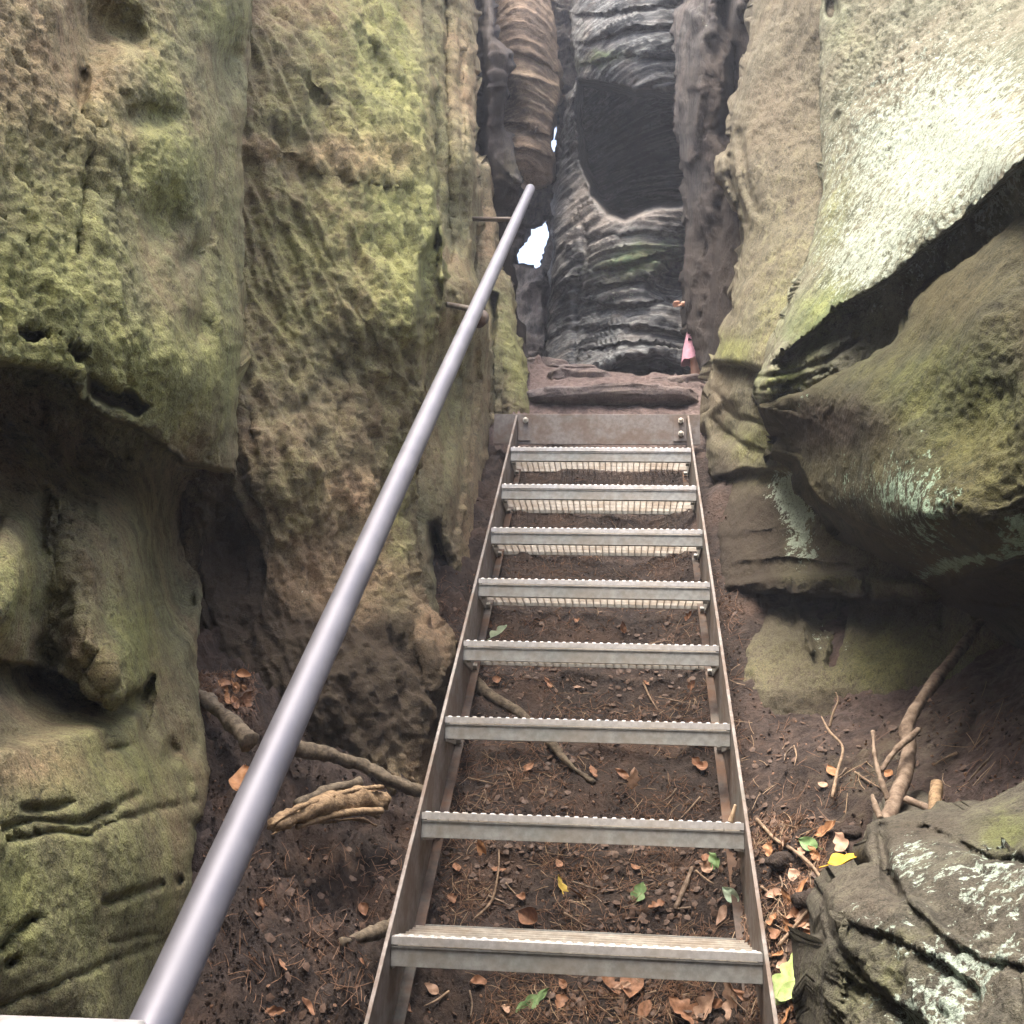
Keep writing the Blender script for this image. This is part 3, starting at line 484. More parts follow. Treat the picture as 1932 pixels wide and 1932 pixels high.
rock('lichened_boulder', 'near boulder in the bottom right corner, dark layered rock blotched with pale green lichen',
     [(2260, 1340), (1932, 1470), (1884, 1500), (1810, 1533), (1770, 1527), (1737, 1527), (1663, 1542), (1636, 1556), (1632, 1597), (1640, 1625), (1592, 1645), (1555, 1674), (1545, 1704), (1546, 1737), (1555, 1773), (1543, 1810), (1538, 1847), (1537, 1932), (1534, 2160), (2260, 2160)],
     [(2260, 1340, 1.5), (1932, 1480, 1.75), (1740, 1535, 1.85), (1640, 1580, 1.8), (1700, 1620, 1.66), (1550, 1700, 1.72), (1600, 1760, 1.55), (1545, 1932, 1.6), (1534, 2160, 1.45), (1700, 1900, 1.38), (1932, 1700, 1.35), (1932, 1932, 1.15), (2260, 1700, 1.0), (2260, 2160, .8), (1800, 1600, 1.6)],
     feats=[over([(1660, 1620), (1680, 1640), (1720, 1700), (1780, 1760), (1850, 1800), (1932, 1820)], .03, 60, 16, 6), over([(1600, 1735), (1680, 1760), (1760, 1800), (1850, 1860)], .035, 50, 14, 6), groove([(1550, 1700), (1580, 1790), (1640, 1860), (1720, 1932)], 9, .03), over([(1595, 1832), (1660, 1870), (1740, 1920), (1800, 1990)], .04, 60, 14, 5), groove([(1660, 1560), (1672, 1640), (1690, 1690)], 12, .07), groove([(1740, 1560), (1850, 1610), (1932, 1625)], 7, .03)],
     tint=[('l', 1720, 1620, 60, 50, 0, 0.63), ('l', 1870, 1660, 110, 80, 0, 0.67), ('l', 1800, 1860, 90, 80, 0, 0.72), ('l', 1900, 1800, 70, 50, 0, 0.51), ('l', 1700, 1770, 120, 40, 25, 0.42), ('l', 1750, 1930, 150, 40, 20, 0.60), ('l', 1600, 1750, 30, 20, 0, 0.18), ('m', 1900, 1570, 60, 40, 0, 1.05), ('m', 1650, 1860, 120, 120, 0, 0.42), ('r', 1640, 1700, 60, 50, 0, 0.70), ('s', 1740, 1560, 160, 26, 0, .5)],
     mat=M_BOUL, noise=dict(a0=.03, a1=.02, a2=.012, a3=.006, strata=.018, sf=18), thick=.8, seed=13, step=3.2, cat='boulder', rnd=.09)

def side_wall(label, x0, sgn, y0, y1, z0, z1, seed):
    a, b = np.meshgrid(np.arange(y0, y1, .07), np.arange(z0, z1, .07)); sh = a.shape; a, b = a.ravel(), b.ravel()
    V = np.stack([np.full_like(a, x0), a, b], 1); V[:, 0] += sgn*(.30*fbm(V*.9, 3, seed)+.06*fbm(V*4, 3, seed+1)+.02*fbm(V*12, 2, seed+2))
    idx = np.arange(len(a)).reshape(sh); F = np.stack([idx[:-1, :-1].ravel(), idx[:-1, 1:].ravel(), idx[1:, 1:].ravel(), idx[1:, :-1].ravel()], 1)
    B = V.copy(); B[:, 0] += sgn*1.2; n = len(V); F2 = F[:, ::-1]+n; E = []
    for row in (idx[0], idx[-1], idx[:, 0], idx[:, -1]): E.append(np.stack([row[:-1], row[1:], row[1:]+n, row[:-1]+n], 1))
    o = mesh_obj('unseen_rock_wall', np.concatenate([V, B]), np.concatenate([F, F2]+E), M_LEFT, loc=(x0, (y0+y1)/2, z0)); tag(o, label, 'rock wall')
    T = np.zeros((2*n, 4)); T[:, 0] = .4; at = o.data.color_attributes.new('tint', 'FLOAT_COLOR', 'POINT'); at.data.foreach_set('color', T.astype(np.float32).ravel())
side_wall('mossy left gorge wall continuing downhill behind the viewpoint', -1.15, -1, -7., -1.35, -2., 4.5, 200)
side_wall('mossy right gorge wall continuing downhill behind the viewpoint', 1.25, 1, -7., -1.25, -2., 3.6, 210)

def light_block_wall():  # unseen wall added behind the camera so that top light dominates
    a, c = np.meshgrid(np.arange(-2.4, 2.5, .08), np.arange(-2.2, 3.4, .08)); sh = a.shape; a, c = a.ravel(), c.ravel()
    V = np.stack([a, np.full_like(a, -5.2), c], 1); V[:, 1] += .35*fbm(V*.8, 3, 220)+.08*fbm(V*4, 3, 221)
    idx = np.arange(len(a)).reshape(sh); F = np.stack([idx[:-1, :-1].ravel(), idx[:-1, 1:].ravel(), idx[1:, 1:].ravel(), idx[1:, :-1].ravel()], 1)
    B = V.copy(); B[:, 1] -= 1.2; n = len(V); E = []
    for row in (idx[0], idx[-1], idx[:, 0], idx[:, -1]): E.append(np.stack([row[:-1], row[1:], row[1:]+n, row[:-1]+n], 1))
    o = mesh_obj('unseen_rock_wall', np.concatenate([V, B]), np.concatenate([F, F[:, ::-1]+n]+E), M_LEFT, loc=(0, -5.2, -2.2)); tag(o, 'unseen wall added behind the viewpoint to block low sky light', 'rock wall')
    T = np.zeros((2*n, 4)); T[:, 0] = .4; at = o.data.color_attributes.new('tint', 'FLOAT_COLOR', 'POINT'); at.data.foreach_set('color', T.astype(np.float32).ravel())
light_block_wall()

# ------------------------------------------------------------------ ground (one height field) and far ground
def gz(px, py, Y):
    p = G(px, py, Y); return (p[0], p[1], p[2])
GC = []
for k, off in ((-4, .30), (-2, .27), (0, .25), (1, .23), (2, .22), (3, .20), (4, .20), (5, .185), (6, .175), (7, .165)):
    y = k*.2797+.13; z = k*.2314-off
    GC += [(0., y, z), (.25, y, z+.01), (-.25, y, z)]
for k, off in ((3, .13), (4, .11), (5, .085), (6, .065), (7, .055)):
    y = k*.2797+.2; z = k*.2314-off; GC += [(-.33, y, z), (-.36, y+.05, z+.02), (.33, y, z-.01)]
GC += [(-.1, 2.28, 1.72), (.35, 2.28, 1.72), (0, 2.5, 1.84), (-.3, 2.5, 1.86), (.3, 2.5, 1.84)]
GC += [gz(*a) for a in [(1600, 1330, 3.1), (1450, 1340, 3.25), (1380, 1260, 3.3), (1345, 1110, 3.6), (1335, 930, 4.0), (1740, 1310, 3.0), (1800, 1240, 3.05), (1850, 1195, 3.05), (1932, 1225, 2.75), (1932, 1450, 2.1), (1800, 1450, 2.45), (1650, 1500, 2.55), (1500, 1480, 2.75), (1480, 1600, 2.62), (1550, 1650, 2.5), (1480, 1780, 2.43), (1520, 1920, 2.33), (1500, 2050, 2.2),
                                 (372, 1268, 2.72), (460, 1330, 2.72), (430, 1290, 2.75), (480, 1420, 2.6), (560, 1400, 2.85), (700, 1420, 3.0), (800, 1480, 3.1), (400, 1420, 2.4), (380, 1600, 2.2), (560, 1500, 2.72), (700, 1540, 2.85), (720, 1640, 2.75), (560, 1700, 2.45), (450, 1600, 2.3), (680, 1800, 2.4), (400, 1800, 2.05), (550, 1900, 2.1), (380, 1950, 1.85),
                                 (860, 1250, 3.5), (910, 1080, 3.95), (930, 900, 4.35), (900, 1000, 4.15),
                                 (1010, 765, 5.0), (1200, 765, 5.0), (1310, 770, 5.0), (1050, 700, 6.0), (1200, 715, 6.1), (1320, 722, 6.1), (1050, 690, 7.5), (1250, 700, 7.5)]]
GC += [(-.9, -1.5, -.5), (.9, -1.5, -.35), (-.9, -3, -1.2), (.9, -3, -1.2), (0, -3, -1.3), (-1., .8, .75), (1.7, 1.1, 1.2), (-1.2, 2.5, 1.9), (1.5, 2.5, 1.9), (-1.2, 5, 2.6), (1.2, 5, 2.6)]
GC = np.array(GC)
def zbase(x, y):
    c = .12; P = GC[:, :2]; n = len(P)
    if not hasattr(zbase, 'w'):
        D = np.sqrt(((P[:, None]-P[None])**2).sum(-1)+c*c)
        K = np.zeros((n+3, n+3)); K[:n, :n] = D-np.eye(n)*.02; K[:n, n] = 1; K[:n, n+1:] = P; K[n, :n] = 1; K[n+1:, :n] = P.T
        zbase.w = np.linalg.solve(K, np.r_[GC[:, 2], 0, 0, 0])
    w_ = zbase.w; out = w_[n]+w_[n+1]*x+w_[n+2]*y
    for i in range(n): out = out+w_[i]*np.sqrt((x-P[i, 0])**2+(y-P[i, 1])**2+c*c)
    return out
gxs = np.arange(-1.6, 2.2, .0125); gys = np.arange(-2.6, 5.6, .0125)
gX, gY = np.meshgrid(gxs, gys); sh = gX.shape; gX, gY = gX.ravel(), gY.ravel()
gZ = zbase(gX, gY)
pp = np.stack([gX, gY, gZ*.6], 1)
left = 1-sstep(-.42, -.30, gX)
clod = fbm(pp*9, 4, 71, .55); cl2 = np.abs(fbm(pp*16, 3, 75))
hgt = (.024*fbm(pp*4, 3, 70)+.020*clod*(1+1.8*left)+.050*left*cl2+.011*np.abs(fbm(pp*34, 3, 77))+.012*np.maximum(fbm(pp*13, 3, 79), 0))
tmp = gZ+hgt
GV = np.stack([gX, gY, tmp], 1)
GV[:, 0] += .012*fbm(pp*12, 3, 81); GV[:, 1] += .012*fbm(pp*12, 3, 82)-.02*left*clod
idx = np.arange(len(gX)).reshape(sh)
GF = np.stack([idx[:-1, :-1].ravel(), idx[:-1, 1:].ravel(), idx[1:, 1:].ravel(), idx[1:, :-1].ravel()], 1)
g = mesh_obj('ground', GV, GF, M_SOIL)
T = np.zeros((len(GV), 4)); q = fbm(pp*2, 3, 90)
T[:, 0] = np.clip(.55*np.exp(-((gX-.75)**2+(gY-.35)**2)/.12)+.1*q+.2*np.exp(-((gX-.25)**2+(gY+.1)**2)/.02), 0, 1)
T[:, 1] = np.clip(sstep(.5, 1.1, gX)*(1-sstep(1., 1.8, gY))+.9*sstep(2.2, 2.6, gY)+.2*q, 0, 1)
at = g.data.color_attributes.new('tint', 'FLOAT_COLOR', 'POINT'); at.data.foreach_set('color', T.astype(np.float32).ravel())
tag(g, 'dark brown forest soil sloping up under the steel stairs', None, None, 'structure')
GBVH = BVHTree.FromPolygons([tuple(v) for v in GV], [tuple(f) for f in GF.tolist()])
# wide terrain well below and around the gorge, to the horizon
def far_ground():
    V, F = [], []; R = [3.2, 8, 20, 60, 200, 900]; n = 48
    for r in R:
        for k in range(n):
            a = 2*math.pi*k/n; V.append((r*math.cos(a), r*math.sin(a)-1, -1.6-.25*math.log(r)+.3*math.sin(a*5)*min(1, r/20)))
    for i in range(len(R)-1):
        for k in range(n): F.append((i*n+k, i*n+(k+1) % n, (i+1)*n+(k+1) % n, (i+1)*n+k))
    V.append((0, -1, -1.7)); 
    for k in range(n): F.append((len(V)-1, (k+1) % n, k))
    tag(mesh_obj('terrain', V, F, M_SOIL), None, None, None, 'structure')
far_ground()
def drop(px, py):
    """where the sight line through (px,py) meets the ground, and the ground normal there"""
    v = rays(px, py); r = GBVH.ray_cast(Vector(CAM), Vector(v))
    return (r[0], r[1] if r[1].z > 0 else -r[1]) if r[0] else (None, None)
def ground_at(x, y):
    r = GBVH.ray_cast(Vector((x, y, 8)), Vector((0, 0, -1))); return (r[0], r[1]) if r[0] else (None, None)

# stepping ledges behind the header plate
def ledge(label, px, py, Y, rx, ry, rz, seed, rot=0):
    bm = bmesh.new(); bmesh.ops.create_icosphere(bm, subdivisions=5, radius=1); V = np.array([v.co[:] for v in bm.verts]); F = [[v.index for v in f.verts] for f in bm.faces]; bm.free()
    V = np.sign(V)*np.abs(V)**.55; V = V*np.array([rx, ry, rz]); c, s_ = math.cos(rot), math.sin(rot); V = V@np.array([[c, s_, 0], [-s_, c, 0], [0, 0, 1]])
    n = V/np.linalg.norm(V, axis=1)[:, None]; q = V+seed*3.3
    V = V+n*(.03*fbm(q*5, 3, seed)+.015*fbm(q*np.array([6, 6, 30.]), 3, seed+1)+.006*fbm(q*40, 2, seed+2))[:, None]
    p = G(px, py, Y); lo = (p[0], p[1], p[2]-rz)
    o = mesh_obj('stone_ledge', V+p, np.array(F), M_LEDGE, loc=lo)
    T = np.zeros((len(V), 4)); T[:, 1] = .12; at = o.data.color_attributes.new('tint', 'FLOAT_COLOR', 'POINT'); at.data.foreach_set('color', T.astype(np.float32).ravel())
    tag(o, label, 'stone', 'flat stones above the stairs')
M_LEDGE = rock_mat('ledge_stone', tan=(.24, .21, .21), dark=(.10, .085, .085), rust=(.24, .17, .13), strata=.4)
ledge('long flat stone ledge right behind the steel header plate', 1150, 768, 5.15, .42, .22, .045, 1)
ledge('dark flat stone on the long ledge, left of the passage', 1085, 727, 5.7, .17, .16, .05, 2, .3)
ledge('rounded stone at the foot of the dark far wall', 1030, 700, 6.2, .14, .14, .05, 3)
ledge('long low stone sloping up to the person in pink', 1250, 738, 5.7, .30, .14, .035, 4, -.3)
ledge('small brown stone against the foot of the banded column', 1095, 708, 6.0, .13, .1, .04, 5)

# ------------------------------------------------------------------ staircase
GO, RI, HW = .2797, .2314, .35
def box(bm, x0, x1, y0, y1, z0, z1, mtx=None):
    vs = [bm.verts.new((x, y, z)) for x in (x0, x1) for y in (y0, y1) for z in (z0, z1)]
    for f in ((0, 1, 3, 2), (4, 6, 7, 5), (0, 4, 5, 1), (2, 3, 7, 6), (0, 2, 6, 4), (1, 5, 7, 3)): bm.faces.new([vs[i] for i in f])
    if mtx is not None: bmesh.ops.transform(bm, matrix=mtx, verts=vs)
    return vs
def bobj(name, bm, mat, parent=None, loc=(0, 0, 0), bevel=0, smooth=False):
    bmesh.ops.recalc_face_normals(bm, faces=bm.faces)
    if bevel: bmesh.ops.bevel(bm, geom=list(bm.edges), offset=bevel, segments=2, affect='EDGES', profile=.6)
    me = bpy.data.meshes.new(name); bm.to_mesh(me); bm.free(); me.materials.append(mat)
    if smooth: me.polygons.foreach_set('use_smooth', np.ones(len(me.polygons), bool))
    o = bpy.data.objects.new(name, me); COL.objects.link(o); o.location = Vector(loc); o.parent = parent; return o
stair = empty('metal_staircase', (0, 0, 0)); tag(stair, 'steep open steel staircase with grating treads climbing the gorge', 'staircase')
sl_ = math.hypot(GO, RI); u = Vector((0, GO, RI))/sl_; nn = Vector((0, -RI, GO))/sl_
def stringer(side):
    bm = bmesh.new(); a, b = -3.2, 7.93; L = (b-a)*sl_
    mt = Matrix([[1, 0, 0, 0], [0, u.y, nn.y, a*GO], [0, u.z, nn.z, a*RI], [0, 0, 0, 1]])
    x0, x1 = (HW+.001, HW+.009) if side > 0 else (-HW-.009, -HW-.001)
    box(bm, x0, x1, 0, L, -.175, .010, mt)
    xa, xb = (HW-.022, HW+.0005) if side > 0 else (-HW-.0005, -HW+.022)
    o = bobj('stringer', bm, M_STR, stair, bevel=.0012)
    bm = bmesh.new(); box(bm, xa, xb, 0, L-.1, -.174, -.168, mt); bobj('flange', bm, M_RUSTY, o)
    return o
stringer(-1); stringer(1)
# one tread with nosing, grating and bolts, then copies
def make_tread():
    bm = bmesh.new(); box(bm, -HW, HW, .004, .008, -.054, -.017); box(bm, -HW, HW, .008, .020, -.054, -.0505); box(bm, -HW, HW, .0015, .008, -.0205, -.0172)
    box(bm, -HW+.0005, -HW+.004, .008, .272, -.06, -.012); box(bm, HW-.004, HW-.0005, .008, .272, -.06, -.012); box(bm, -HW, HW, .268, .272, -.034, -.003)
    t = bobj('tread', bm, M_GALV, stair, bevel=.0006)
    bm = bmesh.new(); box(bm, -HW, HW, 0, .004, -.0145, 0); box(bm, -HW, HW, .004, .034, -.004, -.0002)
    x = -HW+.012; 
    while x < HW-.01:
        for yy, hh in ((.0005, .0022), (.015, .0018), (.027, .0018)):
            v = [bm.verts.new(c) for c in ((x-.006, yy, -.0003), (x+.006, yy, -.0003), (x+.006, yy+.006, -.0003), (x-.006, yy+.006, -.0003), (x-.0032, yy+.001, hh), (x+.0032, yy+.001, hh), (x+.0032, yy+.005, hh), (x-.0032, yy+.005, hh))]
            for f in ((4, 5, 6, 7), (0, 1, 5, 4), (1, 2, 6, 5), (2, 3, 7, 6), (3, 0, 4, 7)): bm.faces.new([v[i] for i in f])
        x += .0205
    bobj('nosing', bm, M_NOSE, t)
    bm = bmesh.new(); y = .046
    while y < .262: box(bm, -HW+.005, HW-.005, y, y+.0028, -.027, -.004); y += .040
    x = -HW+.03
    while x < HW-.02: box(bm, x, x+.002, .035, .267, -.0285, -.008); x += .0225
    bobj('grating', bm, M_GRATE, t)
    for sx in (-1, 1):
        for yy in (.06, .19):
            bm = bmesh.new(); bmesh.ops.create_cone(bm, cap_ends=True, segments=6, radius1=.008, radius2=.008, depth=.012, matrix=Matrix.Translation((sx*(HW-.011), yy, -.047))@Matrix.Rotation(math.pi/2, 4, 'Y'))
            bobj('bolt', bm, M_GALV, t)
    return t
proto = make_tread(); kids = list(proto.children)
for k in range(8):
    if k == 0: t = proto
    else:
        t = proto.copy(); COL.objects.link(t); t.parent = stair
        for ch in kids:
            c = ch.copy(); COL.objects.link(c); c.parent = t
    t.location = (0, k*GO+random.uniform(-.0015, .0015), k*RI+random.uniform(-.001, .001)); t.rotation_euler = (random.uniform(-.012, .012), random.uniform(-.0015, .0015), 0)
hy, hz = 8*GO-.004, 8*RI
bm = bmesh.new(); box(bm, -.452, .405, hy, hy+.008, hz-.128, hz+.004); box(bm, -.452, .405, hy+.008, hy+.06, hz-.003, hz+.004)
bobj('header_plate', bm, M_STR, stair, bevel=.0015)
for sx in (-1, 1):
    bm = bmesh.new(); x = sx*(HW-.028); box(bm, x-.026, x+.026, hy-.008, hy-.0005, hz-.115, hz-.012); bp = bobj('bracket_plate', bm, M_STR, stair, bevel=.001)
    for dz in (.028, .085):
        if sx < 0 and dz > .05: continue
        bm = bmesh.new(); bmesh.ops.create_cone(bm, cap_ends=True, segments=6, radius1=.0125, radius2=.0125, depth=.012, matrix=Matrix.Translation((x+.004, hy-.014, hz-dz))@Matrix.Rotation(math.pi/2, 4, 'X'))
        bmesh.ops.create_uvsphere(bm, u_segments=12, v_segments=6, radius=.009, matrix=Matrix.Translation((x+.004, hy-.020, hz-dz)))
        bobj('bolt', bm, M_BOLT, bp)
# small rusty anchor pin between left stringer and rock
# ------------------------------------------------------------------ tubes
def tube(name, pts, rad, mat, parent=None, seg=14, cap=True, noise=0., loc=None, seed=0, nsc=18):
    P = [Vector(p) for p in pts]; n = len(P); R = rad if hasattr(rad, '__len__') else [rad]*n
    V, F = [], []; prev = None
    for i in range(n):
        tdir = (P[min(i+1, n-1)]-P[max(i-1, 0)]).normalized()
        a = tdir.orthogonal().normalized() if prev is None else (prev-tdir*prev.dot(tdir)).normalized()
        prev = a; b = tdir.cross(a)
        for k in range(seg):
            th = 2*math.pi*k/seg; V.append(P[i]+(a*math.cos(th)+b*math.sin(th))*R[i])
    V = np.array(V)
    if noise:
        ctr = np.repeat(np.array(P), seg, 0); d = V-ctr; rr = np.linalg.norm(d, axis=1)[:, None]+1e-9
        V = V+d/rr*(noise*fbm(V*nsc, 3, seed)[:, None]+noise*.5*fbm(V*nsc*4, 2, seed+1)[:, None])
    for i in range(n-1):
        for k in range(seg): k2 = (k+1) % seg; F.append((i*seg+k, i*seg+k2, (i+1)*seg+k2, (i+1)*seg+k))
    V = [tuple(v) for v in V]
    if cap:
        for i, fl in ((0, 1), (n-1, 0)):
            c = len(V); V.append(tuple(P[i])); 
            for k in range(seg): k2 = (k+1) % seg; F.append((i*seg+k2, i*seg+k, c) if fl else (i*seg+k, i*seg+k2, c))
    l = loc if loc is not None else (0, 0, 0)
    return mesh_obj(name, np.array(V), F, mat, parent, True, loc=l)
def spline(P, n):
    P = [np.array(p, float) for p in P]; P = [2*P[0]-P[1]]+P+[2*P[-1]-P[-2]]; out = []
    for i in range(1, len(P)-2):
        for t in np.linspace(0, 1, n, endpoint=False):
            a, b, c, d = P[i-1:i+3]; out.append(.5*((2*b)+(-a+c)*t+(2*a-5*b+4*c-d)*t*t+(-a+3*b-3*c+d)*t**3))
    out.append(P[-2]); return out
rail = empty('handrail', (-.3244, -1.6, -.24)); tag(rail, 'thick grey steel tube handrail slanting up along the left rock wall', 'handrail')
r0 = np.array([-.32443733, -1.24903974, .05086429]); rd = np.array([0, GO, RI])
RO = np.array(rail.location)
def R_(p): return np.array(p)-RO
a_, b_ = r0-rd*2.2, r0+rd*12.15
pts = [a_+(b_-a_)*t for t in np.linspace(0, 1, 24)]; u3 = np.array(u)
pts = [R_(p) for p in pts]
tp = tube('tube', pts+[pts[-1]+u3*.004], [.0212]*24+[.017], M_TUBE, rail, 40)
pt = r0+rd*.25
tube('crossbar', [R_(G(x, y, .985)) for x, y in ((262, 1966), (100, 1960), (-160, 1950))], .0165, M_NOSE, rail, 20)  # pale steel paints the light falling on this bar
RB = [BVHTree.FromPolygons([tuple(v) for v in V_], [tuple(f) for f in F_.tolist()]) for V_, F_ in ROCKS[1:3]]
for tt, px, py in ((10.9, 892, 413), (7.1, 844, 574)):
    c = r0+rd*tt; v = rays(px, py); hs = [h for h in (b_.ray_cast(Vector(CAM), Vector(v)) for b_ in RB) if h[0]]
    e = np.array(min(hs, key=lambda h: h[3])[0]) if hs else G(px, py, 4.2); dd = e-c; dd[2] = 0; dd /= np.linalg.norm(dd)
    tube('wall_bracket', [R_(c+np.array([0, 0, -.02])), R_((c[0], c[1], c[2]-.04)), R_((c[0]+dd[0]*.015, c[1]+dd[1]*.015, c[2]-.05)), R_(e+(e-np.array([c[0], c[1], c[2]-.05]))*.1)], [.010]*4, M_STR, rail, 10)
c = r0+rd*6.6; 
bm = bmesh.new(); bmesh.ops.create_cone(bm, cap_ends=True, segments=20, radius1=.018, radius2=.024, depth=.045)
o = bobj('pipe_clamp', bm, M_RUSTY, rail, loc=R_((c[0]+.012, c[1], c[2]-.03)), smooth=True); o.rotation_euler = u.to_track_quat('Z', 'Y').to_euler()

# ------------------------------------------------------------------ leaves, needles, twigs, roots
def leaf_geo(L, W, lobes=0, curl=.3, seed=0, n=18, m=5):
    rr = random.Random(seed); ph = rr.uniform(0, 6); tw = rr.uniform(-.5, .5); V, F = [], []
    for i in range(n+1):
        t = i/n; wd = W*.5*math.sin(math.pi*min(1, t**.8))**.8*(1+.02*rr.random())
        if lobes: wd *= .62+.38*abs(math.sin(math.pi*lobes*t+ph*0))*1.1
        wd = max(wd, W*.01)
        for j in range(-m, m+1):
            s_ = j/m; z = curl*L*(.35*(t-.5)**2*2+.5*(s_*wd/L)**2*6*math.copysign(1, curl)) + .03*L*math.sin(9*t+ph+3*s_)+tw*s_*wd*(t-.4)
            z -= .015*L*math.exp(-(s_*6)**2)
            V.append((s_*wd+.05*L*math.sin(2.5*t+ph), t*L, z))
    q = 2*m+1
    for i in range(n):
        for j in range(q-1): F.append((i*q+j, i*q+j+1, (i+1)*q+j+1, (i+1)*q+j))
    # stalk
    b = len(V); r = W*.018
    for i in range(5):
        for a in range(3): V.append((r*math.cos(a*2.1)+.05*L*math.sin(ph)*(1-i/4.), -L*.22+i*L*.06, r*math.sin(a*2.1)+.02*L*(4-i)*.3))
    for i in range(4):
        for a in range(3): F.append((b+i*3+a, b+i*3+(a+1) % 3, b+(i+1)*3+(a+1) % 3, b+(i+1)*3+a))
    return V, F
def place_mtx(p, n, yaw, tilt=0., roll=0., lift=.006):
    q = n.to_track_quat('Z', 'Y').to_matrix().to_4x4()
    return Matrix.Translation(p+n*lift)@q@Matrix.Rotation(yaw, 4, 'Z')@Matrix.Rotation(tilt, 4, 'X')@Matrix.Rotation(roll, 4, 'Y')
def leaf(label, px, py, L, W, col, yaw, tilt=.1, roll=0., lobes=0, curl=.3, seed=0, at=None, group=None, lift=.008):
    if at is not None: p, n = Vector(at), Vector((0, 0, 1))
    else: p, n = drop(px, py)
    if p is None: return
    V, F = leaf_geo(L, W, lobes, curl, seed); V = [(v[0], v[1]-L/2, v[2]) for v in V]
    o = mesh_obj('leaf', np.array(V), F, M_LF[col]); o.matrix_world = place_mtx(p, n, yaw, tilt, roll, lift)
    tag(o, label, 'leaf', group); return o
leaf('bright yellow leaf lying against the top edge of the lichened boulder', 1600, 1628, .075, .045, 'yellow', 1.8, .3, .2, 2, .35, 1, at=G(1601, 1630, 2.0))
leaf('large curled orange-brown leaf below the handrail on the left bank', 455, 1470, .10, .045, 'orange', .3, -.5, .3, 0, .6, 2, at=G(457, 1483, 2.32))
leaf('lobed lime green oak leaf beside the right stringer near the bottom edge', 1492, 1855, .12, .055, 'lime', -.35, .15, 0, 4, .25, 3, lift=.02)
leaf('small lime leaf tucked under the lobed green oak leaf', 1500, 1880, .07, .035, 'lime', -1.0, .1, 0, 0, .3, 4, lift=.02)
leaf('pale mint green leaf resting on the fourth tread from the bottom', 0, 0, .060, .05, 'mint', 1.2, .55, 0, 2, .3, 5, at=(-.255, 3*GO+.02, 3*RI+.020))
leaf('small green leaf on the soil seen under the third tread', 1205, 1688, .05, .035, 'green', -.4, .5, 0, 2, .3, 6)
leaf('narrow ochre leaf standing on the soil between the second and third treads', 1058, 1678, .055, .026, 'ochre', .1, .6, 0, 3, .3, 7)
leaf('green leaf at the lower left under the bottom tread', 1005, 1893, .085, .03, 'green', -1.0, .2, .3, 3, .25, 8)
leaf('pale tan leaf leaning on the back of the second tread near its middle', 0, 0, .06, .032, 'pale', .1, 1.0, 0, 3, .3, 9, at=(.115, 2*GO-.03, 1*RI+.085))
leaf('broad brown leaf with a pointed tip on the soil just below the bottom tread', 1187, 1862, .085, .05, 'brown', 3.0, .3, 0, 0, .35, 10)
leaf('crumpled brown leaf under the bottom tread, left of the broad pointed one', 1152, 1860, .07, .04, 'brown', .6, .4, .3, 2, .6, 11)
leaf('round brown leaf curled on the dark soil between the first and second treads', 1000, 1733, .05, .042, 'brown', 1.2, .3, 0, 0, .9, 12)
leaf('slim orange leaf upright near the left stringer under the second tread', 909, 1605, .055, .022, 'orange', .3, .7, 0, 0, .5, 13)
leaf('cream coloured leaf right of centre between the first and second treads', 1338, 1642, .065, .028, 'pale', 1.4, .2, 0, 0, .5, 14)
leaf('green leaf fragment touching the cream leaf beside the right stringer', 1352, 1628, .05, .03, 'green', .9, .3, 0, 2, .3, 15)
leaf('pale leaf fragment next to the right stringer above the bottom tread', 1385, 1690, .05, .03, 'mint', 1.0, .4, 0, 0, .4, 16)
leaf('light brown oak leaf at the bottom edge left of the right stringer', 1390, 1888, .09, .05, 'pale', .3, .5, 0, 4, .5, 17)
leaf('brown oak leaf at the bottom edge, the lower of a pair', 1290, 1915, .08, .05, 'brown', 1.0, .4, 0, 4, .5, 18)
leaf('pinkish brown oak leaf at the bottom edge, upper right of a pair', 1340, 1900, .07, .045, 'pale', -.5, .3, 0, 3, .5, 19)
leaf('pale flat leaf on the ground close to the left side of the lichened boulder', 1530, 1740, .06, .045, 'pale', 1.9, .2, 0, 0, .3, 20)
leaf('tan leaf at the very bottom left of the lichened boulder', 1518, 1905, .07, .03, 'orange', 1.5, .2, 0, 0, .5, 21)
leaf('orange leaf lying above the yellow leaf near the boulder', 1562, 1568, .06, .03, 'orange', -1.0, .3, 0, 2, .4, 22)
leaf('brown two-lobed leaf left of the yellow leaf near the boulder', 1590, 1596, .06, .035, 'pale', 1.0, .3, 0, 2, .4, 23)
leaf('small dark green leaf in the litter right of the stairs', 1530, 1596, .05, .03, 'green', 1.4, .2, 0, 0, .4, 24)
leaf('small orange leaf on the bare soil right of the stairs', 1570, 1460, .035, .022, 'orange', .5, .3, 0, 0, .4, 25)
leaf('tiny tan leaf low on the bare soil right of the stairs', 1555, 1487, .028, .018, 'pale', 1.5, .3, 0, 0, .4, 26)
leaf('orange leaf near the foot of the forked branch', 1683, 1464, .03, .02, 'orange', 1.5, .3, 0, 0, .4, 27)
leaf('tan leaf sitting on the soil beside the upper part of the forked branch', 1742, 1325, .04, .025, 'pale', 1.5, .3, 0, 0, .4, 28)
leaf('small brown leaf on the soil between the fourth and fifth treads', 1352, 1322, .03, .018, 'pale', 1., .3, 0, 0, .4, 29)
leaf('tan leaf on the soil between the fifth and sixth treads', 1176, 1185, .04, .02, 'brown', .2, .5, 0, 0, .4, 30)
leaf('curled brown leaf on the soil between the second and third treads', 1325, 1452, .055, .03, 'brown', 1.3, .3, 0, 0, .6, 31)
rr = random.Random(11)
